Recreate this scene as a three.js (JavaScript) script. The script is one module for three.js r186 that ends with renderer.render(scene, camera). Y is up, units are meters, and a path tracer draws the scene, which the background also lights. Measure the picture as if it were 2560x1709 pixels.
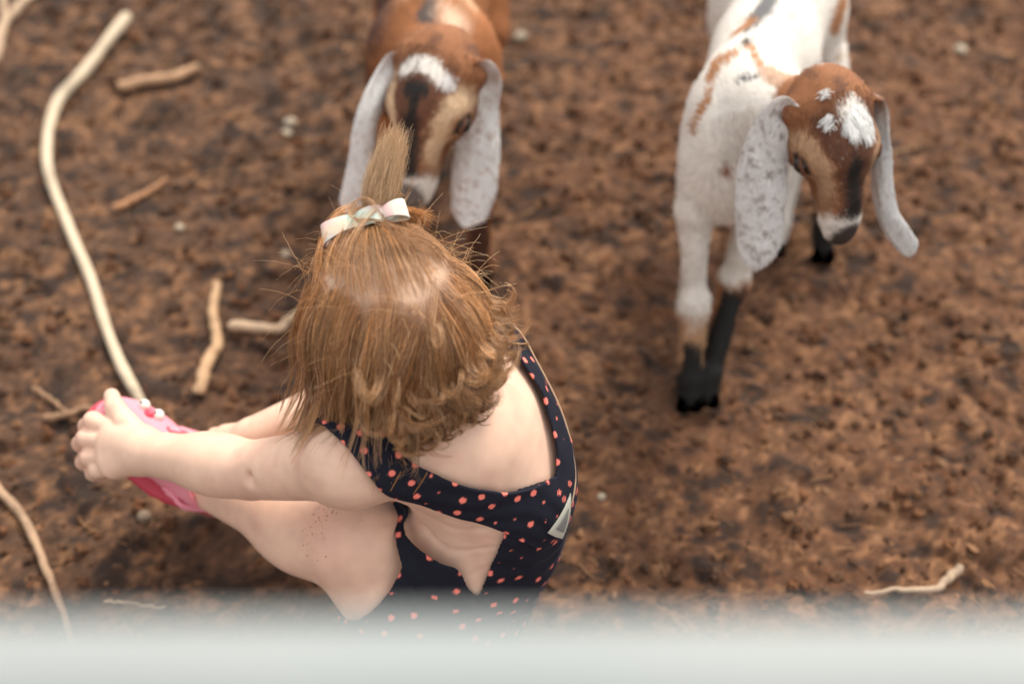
import * as THREE from 'three';
import { mergeGeometries } from 'three/addons/utils/BufferGeometryUtils.js';

// ---------- camera, sky, sun, exposure ----------
const scene = new THREE.Scene();
const camera = new THREE.PerspectiveCamera(27.02, 1024 / 683, 0.05, 400);
camera.position.set(0, 1.4, 0);
camera.lookAt(0, 1.4 - Math.sin(48 * Math.PI / 180), -Math.cos(48 * Math.PI / 180));
camera.focus = 1.345; camera.userData.fStop = 2.0;
const renderer = new THREE.WebGLRenderer({ antialias: true });
renderer.toneMapping = THREE.LinearToneMapping;
renderer.toneMappingExposure = 1.52;
renderer.shadowMap.enabled = true;

const SUN = new THREE.Vector3(0.40, 0.92, -0.66).normalize();
function makeSky() {                       // thin overcast: a bright veil all over, brightest round the hidden sun
  const W = 256, H = 128, d = new Float32Array(W * H * 4);
  for (let j = 0; j < H; j++) for (let i = 0; i < W; i++) {
    const up = ((j + 0.5) / H - 0.5) * Math.PI, az = ((i + 0.5) / W - 0.5) * 2 * Math.PI;
    const y = Math.sin(up), x = Math.cos(az) * Math.cos(up), z = Math.sin(az) * Math.cos(up);
    const c = Math.max(0, x * SUN.x + y * SUN.y + z * SUN.z);
    let l = 0.60 + 0.16 * Math.max(0, y) + 0.80 * Math.pow(c, 4) + 2.2 * Math.pow(c, 24);
    const g = y < 0 ? 0.25 : 1;
    const k = (j * W + i) * 4;
    d[k] = l * g * 1.0; d[k + 1] = l * g * 0.985; d[k + 2] = l * g * 0.97; d[k + 3] = 1;
  }
  const t = new THREE.DataTexture(d, W, H, THREE.RGBAFormat, THREE.FloatType);
  t.mapping = THREE.EquirectangularReflectionMapping; t.magFilter = THREE.LinearFilter; t.needsUpdate = true;
  return t;
}
scene.background = makeSky(); scene.environment = scene.background;
const sun = new THREE.DirectionalLight(new THREE.Color(1, 0.91, 0.76), 2.2);
sun.position.copy(SUN).multiplyScalar(6).add(new THREE.Vector3(0, 0, -1)); sun.target.position.set(0, 0, -1);
sun.castShadow = true; sun.shadow.radius = 22; sun.shadow.mapSize.set(2048, 2048);
Object.assign(sun.shadow.camera, { left: -2.5, right: 2.5, top: 2.5, bottom: -2.5, near: 0.5, far: 14 });
scene.add(sun, sun.target);

//BEGIN SDF
// ---------- small maths ----------
const add = (a, b) => [a[0] + b[0], a[1] + b[1], a[2] + b[2]], sub = (a, b) => [a[0] - b[0], a[1] - b[1], a[2] - b[2]];
const mul = (a, s) => [a[0] * s, a[1] * s, a[2] * s], dot = (a, b) => a[0] * b[0] + a[1] * b[1] + a[2] * b[2];
const cross = (a, b) => [a[1] * b[2] - a[2] * b[1], a[2] * b[0] - a[0] * b[2], a[0] * b[1] - a[1] * b[0]];
const len = (a) => Math.hypot(a[0], a[1], a[2]), unit = (a) => mul(a, 1 / (len(a) || 1)), mixv = (a, b, t) => [a[0] + (b[0] - a[0]) * t, a[1] + (b[1] - a[1]) * t, a[2] + (b[2] - a[2]) * t];
const clamp = (x, a, b) => (x < a ? a : x > b ? b : x), sstep = (a, b, x) => { const t = clamp((x - a) / (b - a), 0, 1); return t * t * (3 - 2 * t); }, lerp = (a, b, t) => a + (b - a) * t;
function rng(seed) { let s = seed >>> 0; return () => { s = (s + 0x6D2B79F5) >>> 0; let t = s; t = Math.imul(t ^ (t >>> 15), t | 1); t ^= t + Math.imul(t ^ (t >>> 7), t | 61); return ((t ^ (t >>> 14)) >>> 0) / 4294967296; }; }
function hash3(x, y, z) { let h = Math.imul(x, 374761393) + Math.imul(y, 668265263) + Math.imul(z, 1274126177); h = Math.imul(h ^ (h >>> 13), 1103515245); return ((h ^ (h >>> 16)) >>> 0) / 4294967296; }
function noise(x, y, z) {                   // value noise, -1..1
  const i = Math.floor(x), j = Math.floor(y), k = Math.floor(z), f = x - i, g = y - j, h = z - k;
  const u = f * f * (3 - 2 * f), v = g * g * (3 - 2 * g), w = h * h * (3 - 2 * h);
  const a = lerp(lerp(hash3(i, j, k), hash3(i + 1, j, k), u), lerp(hash3(i, j + 1, k), hash3(i + 1, j + 1, k), u), v);
  const b = lerp(lerp(hash3(i, j, k + 1), hash3(i + 1, j, k + 1), u), lerp(hash3(i, j + 1, k + 1), hash3(i + 1, j + 1, k + 1), u), v);
  return lerp(a, b, w) * 2 - 1;
}
const fbm = (x, y, z, n = 4) => { let s = 0, a = 0.5; for (let i = 0; i < n; i++) { s += a * noise(x, y, z); x = x * 2.03 + 7.1; y = y * 2.03 + 3.7; z = z * 2.03 + 1.3; a *= 0.5; } return s; };
const smin = (a, b, k) => { const h = Math.max(k - Math.abs(a - b), 0) / k; return Math.min(a, b) - h * h * k * 0.25; };
const smax = (a, b, k) => -smin(-a, -b, k);

// ---------- bodies as distance fields ----------
function bone(a, ra, b, rb, k = 0.02) {     // tapered limb between two joints
  const ba = sub(b, a), L2 = dot(ba, ba) || 1e-9, c = mixv(a, b, 0.5), R = Math.sqrt(L2) / 2 + Math.max(ra, rb);
  return { k, c, R, d(x, y, z) { const px = x - a[0], py = y - a[1], pz = z - a[2], h = clamp((px * ba[0] + py * ba[1] + pz * ba[2]) / L2, 0, 1); return Math.hypot(px - ba[0] * h, py - ba[1] * h, pz - ba[2] * h) - (ra + (rb - ra) * h); } };
}
function blob(c, axes, r, k = 0.02) {       // ellipsoid with its own axes
  const [u, v, w] = axes;
  return { k, c, R: Math.max(...r), d(x, y, z) {
    const p = [x - c[0], y - c[1], z - c[2]], a = dot(p, u) / r[0], b = dot(p, v) / r[1], e = dot(p, w) / r[2], k0 = Math.hypot(a, b, e), k1 = Math.hypot(a / r[0], b / r[1], e / r[2]);
    return k1 < 1e-9 ? -Math.min(...r) : k0 * (k0 - 1) / k1;
  } };
}
const carve = (q) => Object.assign(q, { minus: true });
function field(prims) {
  return (x, y, z) => {
    let d = 1e3;
    for (const q of prims) {
      const lo = Math.hypot(x - q.c[0], y - q.c[1], z - q.c[2]) - q.R;
      if (q.minus) { if (-lo < d - q.k) continue; d = smax(d, -q.d(x, y, z), q.k); }
      else { if (lo > d + q.k) continue; d = smin(d, q.d(x, y, z), q.k); }
    }
    return d;
  };
}
function limb(points, radii, k) { const out = []; for (let i = 1; i < points.length; i++) out.push(bone(points[i - 1], radii[i - 1], points[i], radii[i], k)); return out; }
function asPrim(f, c, R, k) { return { k, c, R, d: f }; }
function grad(f, p, e = 0.001) { return unit([f(p[0] + e, p[1], p[2]) - f(p[0] - e, p[1], p[2]), f(p[0], p[1] + e, p[2]) - f(p[0], p[1] - e, p[2]), f(p[0], p[1], p[2] + e) - f(p[0], p[1], p[2] - e)]); }
function settle(f, p, h = 0, n = 6) { for (let i = 0; i < n; i++) { const g = grad(f, p), d = f(p[0], p[1], p[2]) - h; p = sub(p, mul(g, d)); } return p; }
function axesFrom(fwd, upHint = [0, 1, 0]) { const f = unit(fwd), r = unit(cross(f, upHint)); return [f, cross(r, f), r]; }   // forward, up, right
function curve(pts, n) { const c = new THREE.CatmullRomCurve3(pts.map((p) => new THREE.Vector3(...p)), false, 'centripetal'); return c.getPoints(n).map((p) => [p.x, p.y, p.z]); }
function nearLine(pts, x, y, z) {           // distance to a polyline and the share of it passed
  let best = 1e9, at = 0;
  for (let i = 1; i < pts.length; i++) {
    const a = pts[i - 1], b = pts[i], bx = b[0] - a[0], by = b[1] - a[1], bz = b[2] - a[2], px = x - a[0], py = y - a[1], pz = z - a[2];
    const h = clamp((px * bx + py * by + pz * bz) / (bx * bx + by * by + bz * bz || 1e-9), 0, 1), q = (px - bx * h) ** 2 + (py - by * h) ** 2 + (pz - bz * h) ** 2;
    if (q < best) { best = q; at = (i - 1 + h) / (pts.length - 1); }
  }
  return [Math.sqrt(best), at];
}

// ---------- the crouching child: joints in metres ----------
const G = {
  pelvis: [-0.055, 0.088, -0.832], waist: [-0.03, 0.165, -0.85], mid: [-0.018, 0.235, -0.86], chest: [-0.055, 0.30, -0.868], neck: [-0.09, 0.37, -0.872],
  shL: [-0.150, 0.342, -0.802], elL: [-0.2604, 0.259, -0.855], wrL: [-0.388, 0.202, -0.921],
  shR: [-0.032, 0.322, -0.945], elR: [-0.15, 0.235, -0.975], wrR: [-0.275, 0.195, -0.948],
  hipL: [-0.088, 0.078, -0.775], knL: [-0.166, 0.178, -0.826], anL: [-0.328, 0.136, -0.925],
  hipR: [-0.05, 0.082, -0.885], knR: [-0.16, 0.2, -0.975], anR: [-0.30, 0.085, -0.99],
  head: [-0.112, 0.442, -0.893],
};
const HEAD = axesFrom([-0.50, -0.16, -0.85]);             // forward, up, right of the head
const inHead = (f, u, r) => add(G.head, add(add(mul(HEAD[0], f), mul(HEAD[1], u)), mul(HEAD[2], r)));
const ID = [[1, 0, 0], [0, 1, 0], [0, 0, 1]];
const cranium = [
  blob(inHead(-0.006, 0.008, 0), HEAD, [0.086, 0.076, 0.072], 0.01),
  blob(inHead(0.024, -0.012, 0), HEAD, [0.058, 0.062, 0.062], 0.02),
];
const cranF = field(cranium);
const torso = [
  bone(G.pelvis, 0.076, G.waist, 0.071, 0.03), bone(G.waist, 0.071, G.mid, 0.071, 0.03), bone(G.mid, 0.071, G.chest, 0.080, 0.035), blob(add(G.chest, [0.03, -0.02, -0.03]), ID, [0.06, 0.06, 0.055], 0.04),
  bone(G.chest, 0.07, G.neck, 0.040, 0.03),
  bone(add(G.chest, [-0.02, 0.022, 0.02]), 0.05, G.shL, 0.043, 0.03), bone(add(G.chest, [0.01, 0.012, -0.02]), 0.05, G.shR, 0.043, 0.03),
  blob(add(G.waist, [-0.035, -0.01, 0.01]), ID, [0.07, 0.06, 0.072], 0.03),
  blob(add(G.hipL, [0.012, -0.02, 0.0]), ID, [0.07, 0.058, 0.062], 0.03), blob(add(G.hipR, [0.012, -0.02, 0]), ID, [0.07, 0.058, 0.062], 0.03),
];
const legs = [
  bone(G.hipL, 0.062, G.knL, 0.050, 0.004), blob(add(G.knL, [0.012, 0.010, 0.004]), ID, [0.05, 0.05, 0.05], 0.012), bone(G.knL, 0.049, G.anL, 0.027, 0.008), blob(add(mixv(G.knL, G.anL, 0.36), [0.008, -0.012, 0.012]), axesFrom(sub(G.anL, G.knL)), [0.065, 0.042, 0.042], 0.02),
  bone(G.hipR, 0.062, G.knR, 0.048, 0.004), bone(G.knR, 0.046, G.anR, 0.027, 0.008), blob(add(mixv(G.knR, G.anR, 0.36), [0.006, -0.008, 0]), axesFrom(sub(G.anR, G.knR)), [0.06, 0.042, 0.042], 0.015),
];
const arms = [
  bone(G.shL, 0.037, G.elL, 0.0295, 0.018), bone(G.elL, 0.0295, G.wrL, 0.0235, 0.004), blob(mixv(G.elL, G.wrL, 0.32), axesFrom(sub(G.wrL, G.elL)), [0.058, 0.0325, 0.0325], 0.012),
  ...limb([G.shR, G.elR], [0.038, 0.029], 0.015), ...limb([G.elR, mixv(G.elR, G.wrR, 0.35), G.wrR], [0.029, 0.030, 0.023], 0.012),
];
function handPrims(palm, fingers, thumb) {   // palm points with radii, then five chains
  const out = palm.map((q) => q);
  const hard = [];
  for (const [pts, r] of [...fingers, thumb]) hard.push(asPrim(field(limb(pts, r, 0.004)), mixv(pts[0], pts[pts.length - 1], 0.5), 0.06, 0.0028));
  return [...out, ...hard];
}
const handL = field(handPrims(
  [bone([-0.3975, 0.204, -0.929], 0.021, [-0.4265, 0.203, -0.947], 0.0135, 0.012), bone([-0.3975, 0.204, -0.929], 0.020, [-0.432, 0.1955, -0.938], 0.0135, 0.012), bone([-0.3935, 0.199, -0.924], 0.019, [-0.431, 0.186, -0.925], 0.0135, 0.012), bone([-0.392, 0.198, -0.921], 0.018, [-0.425, 0.181, -0.917], 0.0125, 0.012)],
  [
    [[[-0.4265, 0.2055, -0.9505], [-0.4525, 0.2035, -0.9635], [-0.465, 0.184, -0.971], [-0.461, 0.166, -0.978]], [0.0104, 0.0096, 0.0088, 0.0078]],
    [[[-0.432, 0.198, -0.940], [-0.4605, 0.190, -0.950], [-0.472, 0.170, -0.958], [-0.466, 0.150, -0.963]], [0.0104, 0.0097, 0.009, 0.0078]],
    [[[-0.431, 0.188, -0.928], [-0.4565, 0.1775, -0.934], [-0.468, 0.158, -0.942], [-0.463, 0.140, -0.949]], [0.0102, 0.0095, 0.0088, 0.0077]],
    [[[-0.426, 0.182, -0.919], [-0.446, 0.1715, -0.9215], [-0.456, 0.154, -0.930], [-0.452, 0.139, -0.938]], [0.010, 0.0092, 0.0084, 0.0072]],
  ],
  [[[-0.396, 0.206, -0.936], [-0.413, 0.212, -0.953], [-0.4275, 0.2155, -0.972], [-0.434, 0.2155, -0.9875]], [0.016, 0.0125, 0.0102, 0.0088]]), );
const handR = field(handPrims(
  [bone([-0.285, 0.190, -0.948], 0.017, [-0.312, 0.178, -0.953], 0.014, 0.01), bone([-0.285, 0.190, -0.95], 0.017, [-0.312, 0.176, -0.965], 0.0125, 0.01)],
  [
    [[[-0.315, 0.18, -0.943], [-0.335, 0.174, -0.939], [-0.346, 0.160, -0.936], [-0.346, 0.147, -0.936]], [0.0098, 0.009, 0.008, 0.007]],
    [[[-0.317, 0.177, -0.953], [-0.339, 0.168, -0.952], [-0.350, 0.152, -0.950], [-0.350, 0.138, -0.948]], [0.0098, 0.009, 0.008, 0.007]],
    [[[-0.316, 0.174, -0.963], [-0.337, 0.164, -0.965], [-0.347, 0.148, -0.964], [-0.346, 0.134, -0.962]], [0.0096, 0.0088, 0.008, 0.007]],
    [[[-0.311, 0.172, -0.971], [-0.329, 0.162, -0.976], [-0.337, 0.148, -0.976], [-0.336, 0.136, -0.975]], [0.009, 0.008, 0.0072, 0.0065]],
  ],
  [[[-0.292, 0.194, -0.940], [-0.306, 0.192, -0.928], [-0.322, 0.186, -0.921]], [0.0115, 0.0098, 0.008]]));
const ear = (s) => { const c = inHead(-0.004, -0.022, 0.066 * s); return [blob(c, [unit(add(mul(HEAD[0], 0.94), mul(HEAD[2], -0.34 * s))), HEAD[1], unit(add(mul(HEAD[2], 0.94 * s), mul(HEAD[0], 0.34)))], [0.017, 0.026, 0.008], 0.006), carve(blob(add(c, add(mul(HEAD[2], 0.007 * s), mul(HEAD[0], 0.004))), [HEAD[0], HEAD[1], HEAD[2]], [0.009, 0.016, 0.005], 0.004))]; };
const face = [
  blob(inHead(0.034, -0.052, 0), HEAD, [0.045, 0.042, 0.052], 0.02), blob(inHead(0.056, -0.078, 0), HEAD, [0.018, 0.016, 0.024], 0.02),
  blob(inHead(0.052, -0.058, 0.028), HEAD, [0.024, 0.022, 0.024], 0.015), blob(inHead(0.052, -0.058, -0.028), HEAD, [0.024, 0.022, 0.024], 0.015),
  bone(inHead(0.076, -0.026, 0), 0.006, inHead(0.089, -0.046, 0), 0.0085, 0.012), blob(inHead(0.085, -0.047, 0.008), HEAD, [0.006, 0.005, 0.006], 0.005), blob(inHead(0.085, -0.047, -0.008), HEAD, [0.006, 0.005, 0.006], 0.005),
  blob(inHead(0.078, -0.064, 0), HEAD, [0.006, 0.004, 0.014], 0.005), blob(inHead(0.077, -0.071, 0), HEAD, [0.006, 0.004, 0.012], 0.005),
  carve(blob(inHead(0.078, -0.027, 0.029), HEAD, [0.012, 0.008, 0.014], 0.008)), carve(blob(inHead(0.078, -0.027, -0.029), HEAD, [0.012, 0.008, 0.014], 0.008)),
  ...ear(1), ...ear(-1),
];
const SPINE = unit(sub(G.mid, G.pelvis));
function round(p) { const r = sub(p, G.pelvis), a = dot(r, SPINE), w = sub(r, mul(SPINE, a)); let t = Math.atan2(w[2], w[0]) * 180 / Math.PI - 48; if (t < -180) t += 360; return [a, t]; }   // height along the spine and degrees round it from the middle of the back
function creases(x, y, z) { const [a, t] = round([x, y, z]); const m = sstep(28, 45, t) * sstep(125, 95, t) * sstep(0.07, 0.10, a) * sstep(0.2, 0.16, a); return m > 0 ? m * 0.0016 * Math.pow(0.5 + 0.5 * Math.sin(a * 170 + t * 0.075 + 2.2 * noise(a * 18, t * 0.03, 4)), 6) * (0.6 + 0.5 * noise(a * 30, t * 0.04, 1)) : 0; }
const torsoF = field(torso), legF = field(legs), skinF0 = field([...torso, ...legs]);
const girlF0 = field([...cranium, bone(inHead(-0.022, -0.045, 0), 0.038, G.neck, 0.042, 0.02), ...face, ...torso, ...legs, ...arms,
  asPrim(handL, [-0.43, 0.185, -0.945], 0.085, 0.010), asPrim(handR, [-0.32, 0.17, -0.955], 0.07, 0.008),
  carve(blob([-0.2560, 0.2885, -0.8200], axesFrom([-0.8, -0.2, -0.5]), [0.0035, 0.0045, 0.009], 0.010)),
]);
const girlF = (x, y, z) => { const d = girlF0(x, y, z); return Math.abs(d) < 0.01 ? d + creases(x, y, z) : d; };
//END SDF
// ---------- skinning a field: surface nets ----------
function skin(f, lo, hi, h, color, keepField) {
  const n = [0, 1, 2].map((i) => Math.ceil((hi[i] - lo[i]) / h) + 1), [nx, ny, nz] = n, val = new Float32Array(nx * ny * nz), B = 6;
  const id = (i, j, k) => (k * ny + j) * nx + i;
  for (let k0 = 0; k0 < nz; k0 += B) for (let j0 = 0; j0 < ny; j0 += B) for (let i0 = 0; i0 < nx; i0 += B) {
    const c = f(lo[0] + (i0 + B / 2) * h, lo[1] + (j0 + B / 2) * h, lo[2] + (k0 + B / 2) * h), far = Math.abs(c) > B * h * 1.6 + 0.004;
    for (let k = k0; k < Math.min(nz, k0 + B); k++) for (let j = j0; j < Math.min(ny, j0 + B); j++) for (let i = i0; i < Math.min(nx, i0 + B); i++)
      val[id(i, j, k)] = far ? c : f(lo[0] + i * h, lo[1] + j * h, lo[2] + k * h);
  }
  const pos = [], cell = new Int32Array(nx * ny * nz).fill(-1), idx = [];
  for (let k = 0; k < nz - 1; k++) for (let j = 0; j < ny - 1; j++) for (let i = 0; i < nx - 1; i++) {
    let m = 0; const v = [];
    for (let c = 0; c < 8; c++) { const q = val[id(i + (c & 1), j + ((c >> 1) & 1), k + (c >> 2))]; v.push(q); if (q < 0) m |= 1 << c; }
    if (m === 0 || m === 255) continue;
    let sx = 0, sy = 0, sz = 0, s = 0;
    for (let c = 0; c < 8; c++) for (const b of [1, 2, 4]) {
      const e = c | b; if (c & b || (v[c] < 0) === (v[e] < 0)) continue;
      const t = v[c] / (v[c] - v[e]);
      sx += (c & 1) + (b === 1 ? t : 0); sy += ((c >> 1) & 1) + (b === 2 ? t : 0); sz += (c >> 2) + (b === 4 ? t : 0); s++;
    }
    cell[id(i, j, k)] = pos.length / 3;
    pos.push(lo[0] + (i + sx / s) * h, lo[1] + (j + sy / s) * h, lo[2] + (k + sz / s) * h);
  }
  const quad = (a, b, c, d, flip) => { if (a < 0 || b < 0 || c < 0 || d < 0) return; if (flip) idx.push(a, c, b, a, d, c); else idx.push(a, b, c, a, c, d); };
  for (let k = 1; k < nz - 1; k++) for (let j = 1; j < ny - 1; j++) for (let i = 1; i < nx - 1; i++) {
    const a = val[id(i, j, k)] < 0;
    if (a !== val[id(i + 1, j, k)] < 0) quad(cell[id(i, j - 1, k - 1)], cell[id(i, j, k - 1)], cell[id(i, j, k)], cell[id(i, j - 1, k)], !a);
    if (a !== val[id(i, j + 1, k)] < 0) quad(cell[id(i - 1, j, k - 1)], cell[id(i - 1, j, k)], cell[id(i, j, k)], cell[id(i, j, k - 1)], !a);
    if (a !== val[id(i, j, k + 1)] < 0) quad(cell[id(i - 1, j - 1, k)], cell[id(i, j - 1, k)], cell[id(i, j, k)], cell[id(i - 1, j, k)], !a);
  }
  const N = pos.length / 3, nor = new Float32Array(N * 3), col = color ? new Float32Array(N * 3) : null, uv = new Float32Array(N * 2);
  for (let i = 0; i < N; i++) {
    const p = [pos[i * 3], pos[i * 3 + 1], pos[i * 3 + 2]], g = grad(f, p, h * 0.6);
    nor.set(g, i * 3); if (col) col.set(color(p, g), i * 3);
    uv[i * 2] = p[0] + p[1] * 0.3; uv[i * 2 + 1] = p[2] + p[1] * 0.8;
  }
  const geo = new THREE.BufferGeometry();
  geo.setAttribute('position', new THREE.BufferAttribute(new Float32Array(pos), 3)); geo.setAttribute('normal', new THREE.BufferAttribute(nor, 3)); geo.setAttribute('uv', new THREE.BufferAttribute(uv, 2));
  if (col) geo.setAttribute('color', new THREE.BufferAttribute(col, 3));
  geo.setIndex(idx);
  return geo;
}
function mesh(name, geo, mat, parent, label, kind) {
  const m = new THREE.Mesh(geo, mat); m.name = name; m.castShadow = m.receiveShadow = true;
  if (label) m.userData.label = label; if (kind) m.userData.kind = kind;
  (parent || scene).add(m); return m;
}
function thing(name, label, category, at = [0, 0, 0]) { const g = new THREE.Group(); g.name = name; g.userData = { label, category }; g.position.set(...at); scene.add(g); return g; }
const shift = (geo, at) => geo.translate(-at[0], -at[1], -at[2]);
// ---------- strands: hair and coats as thin tapered tubes or blades ----------
function strandBuilder(sides = 3) {
  const P = [], N = [], C = [], I = [];
  return {
    add(pts, r0, r1, c0, c1) {
      const m = pts.length; let u = null; const base = P.length / 3;
      for (let i = 0; i < m; i++) {
        const t = unit(sub(pts[Math.min(m - 1, i + 1)], pts[Math.max(0, i - 1)])), s = i / (m - 1);
        u = unit(u ? sub(u, mul(t, dot(u, t))) : cross(t, Math.abs(t[1]) < 0.9 ? [0, 1, 0] : [1, 0, 0])); const v = cross(t, u), r = lerp(r0, r1, s * s), c = typeof c0 === 'function' ? c0(s) : mixv(c0, c1, s);
        for (let k = 0; k < sides; k++) { const a = k / sides * 2 * Math.PI, n = add(mul(u, Math.cos(a)), mul(v, Math.sin(a))); P.push(pts[i][0] + n[0] * r, pts[i][1] + n[1] * r, pts[i][2] + n[2] * r); N.push(...n); C.push(...c); }
      }
      for (let i = 0; i < m - 1; i++) for (let k = 0; k < sides; k++) { const a = base + i * sides + k, b = base + i * sides + (k + 1) % sides; I.push(a, b, a + sides, b, b + sides, a + sides); }
    },
    build() { const g = new THREE.BufferGeometry(); g.setAttribute('position', new THREE.BufferAttribute(new Float32Array(P), 3)); g.setAttribute('normal', new THREE.BufferAttribute(new Float32Array(N), 3)); g.setAttribute('color', new THREE.BufferAttribute(new Float32Array(C), 3)); g.setIndex(I); return g; },
  };
}
const std = (o) => new THREE.MeshStandardMaterial(o), phys = (o) => new THREE.MeshPhysicalMaterial(o);
const RGB = (r, g, b) => new THREE.Color().setRGB(r, g, b);
function paintVerts(geo, fn) { const p = geo.attributes.position, c = new Float32Array(p.count * 3); for (let i = 0; i < p.count; i++) c.set(fn([p.getX(i), p.getY(i), p.getZ(i)], i), i * 3); geo.setAttribute('color', new THREE.BufferAttribute(c, 3)); return geo; }
function tube(pts, r, seg = 40, sides = 10, taper = null) {  // smooth tube along points, radius may vary, rounded ends
  const c = curve(pts, seg), P = [], N = [], I = [], UV = []; let u = null;
  const ring = (p, t, rad, v) => { u = unit(u ? sub(u, mul(t, dot(u, t))) : cross(t, Math.abs(t[1]) < 0.9 ? [0, 1, 0] : [1, 0, 0])); const w = cross(t, u); for (let k = 0; k <= sides; k++) { const a = k / sides * 2 * Math.PI, n = add(mul(u, Math.cos(a)), mul(w, Math.sin(a))); P.push(...add(p, mul(n, rad))); N.push(...n); UV.push(k / sides, v); } };
  const R = (s) => r * (taper ? taper(s) : 1), n = c.length - 1;
  const t0 = unit(sub(c[1], c[0])), t1 = unit(sub(c[n], c[n - 1]));
  ring(sub(c[0], mul(t0, R(0) * 0.5)), t0, R(0) * 0.02, 0); ring(sub(c[0], mul(t0, R(0) * 0.4)), t0, R(0) * 0.65, 0);
  for (let i = 0; i <= n; i++) ring(c[i], unit(sub(c[Math.min(n, i + 1)], c[Math.max(0, i - 1)])), R(i / n), i / n);
  ring(add(c[n], mul(t1, R(1) * 0.4)), t1, R(1) * 0.65, 1); ring(add(c[n], mul(t1, R(1) * 0.5)), t1, R(1) * 0.02, 1);
  const rows = P.length / 3 / (sides + 1);
  for (let i = 0; i < rows - 1; i++) for (let k = 0; k < sides; k++) { const a = i * (sides + 1) + k, b = a + sides + 1; I.push(a, a + 1, b, a + 1, b + 1, b); }
  const g = new THREE.BufferGeometry(); g.setAttribute('position', new THREE.BufferAttribute(new Float32Array(P), 3)); g.setAttribute('normal', new THREE.BufferAttribute(new Float32Array(N), 3)); g.setAttribute('uv', new THREE.BufferAttribute(new Float32Array(UV), 2)); g.setIndex(I); return g;
}

// ---------- the yard: trampled soil ----------
const PRINTS = [[-0.06, -0.83, 0.13], [-0.36, -0.93, 0.07], [-0.35, -0.99, 0.07], [0.225, -1.15, 0.03], [0.248, -1.157, 0.03], [0.434, -1.416, 0.03], [0.368, -1.43, 0.03], [-0.043, -1.366, 0.03], [-0.118, -1.374, 0.03], [-0.04, -1.666, 0.03], [-0.16, -1.666, 0.03]];
function cells(x, y, seed) {                 // rounded lumps: distance to the nearest scattered centre, and that lump's number
  const i = Math.floor(x), j = Math.floor(y); let best = 9, who = 0;
  for (let a = -1; a < 2; a++) for (let b = -1; b < 2; b++) { const cx = i + a + hash3(i + a, j + b, seed), cy = j + b + hash3(i + a, j + b, seed + 1), d = (cx - x) ** 2 + (cy - y) ** 2; if (d < best) { best = d; who = hash3(i + a, j + b, seed + 2); } }
  return [Math.sqrt(best), who];
}
function soil(x, z) {
  const wx = x + 0.02 * noise(x * 14, 3, z * 14), wz = z + 0.02 * noise(x * 14, 8, z * 14);
  const [d1, w1] = cells(wx * 17, wz * 20, 10), [d2, w2] = cells(wx * 44, wz * 50, 20), [d3, w3] = cells(wx * 105, wz * 115, 30), big = fbm(x * 3.2, 1, z * 3.8, 3), rough = sstep(-0.5, 0.4, fbm(x * 5 + 4, 6, z * 6, 2));
  const h = 0.022 * big + 0.022 * Math.max(0, 0.75 - d1 * d1 * 1.6) * (w1 - 0.3) + 0.0105 * rough * Math.max(0, 0.8 - d2 * d2 * 1.2) * w2 + 0.0036 * rough * Math.max(0, 0.8 - d3 * d3 * 1.4) * w3 + 0.0022 * fbm(x * 160, 2, z * 160, 2);
  return { h, w1, w2, w3, d1, d2, d3, big, rough };
}
function groundAt(x, z) { let h = soil(x, z).h - 0.006; for (const [a, b, r] of PRINTS) { const d = Math.hypot(x - a, z - b); if (d < r * 1.7) h = lerp(Math.min(h, 0) - 0.004, h, sstep(r * 0.9, r * 1.7, d)); } return h; }
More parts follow.
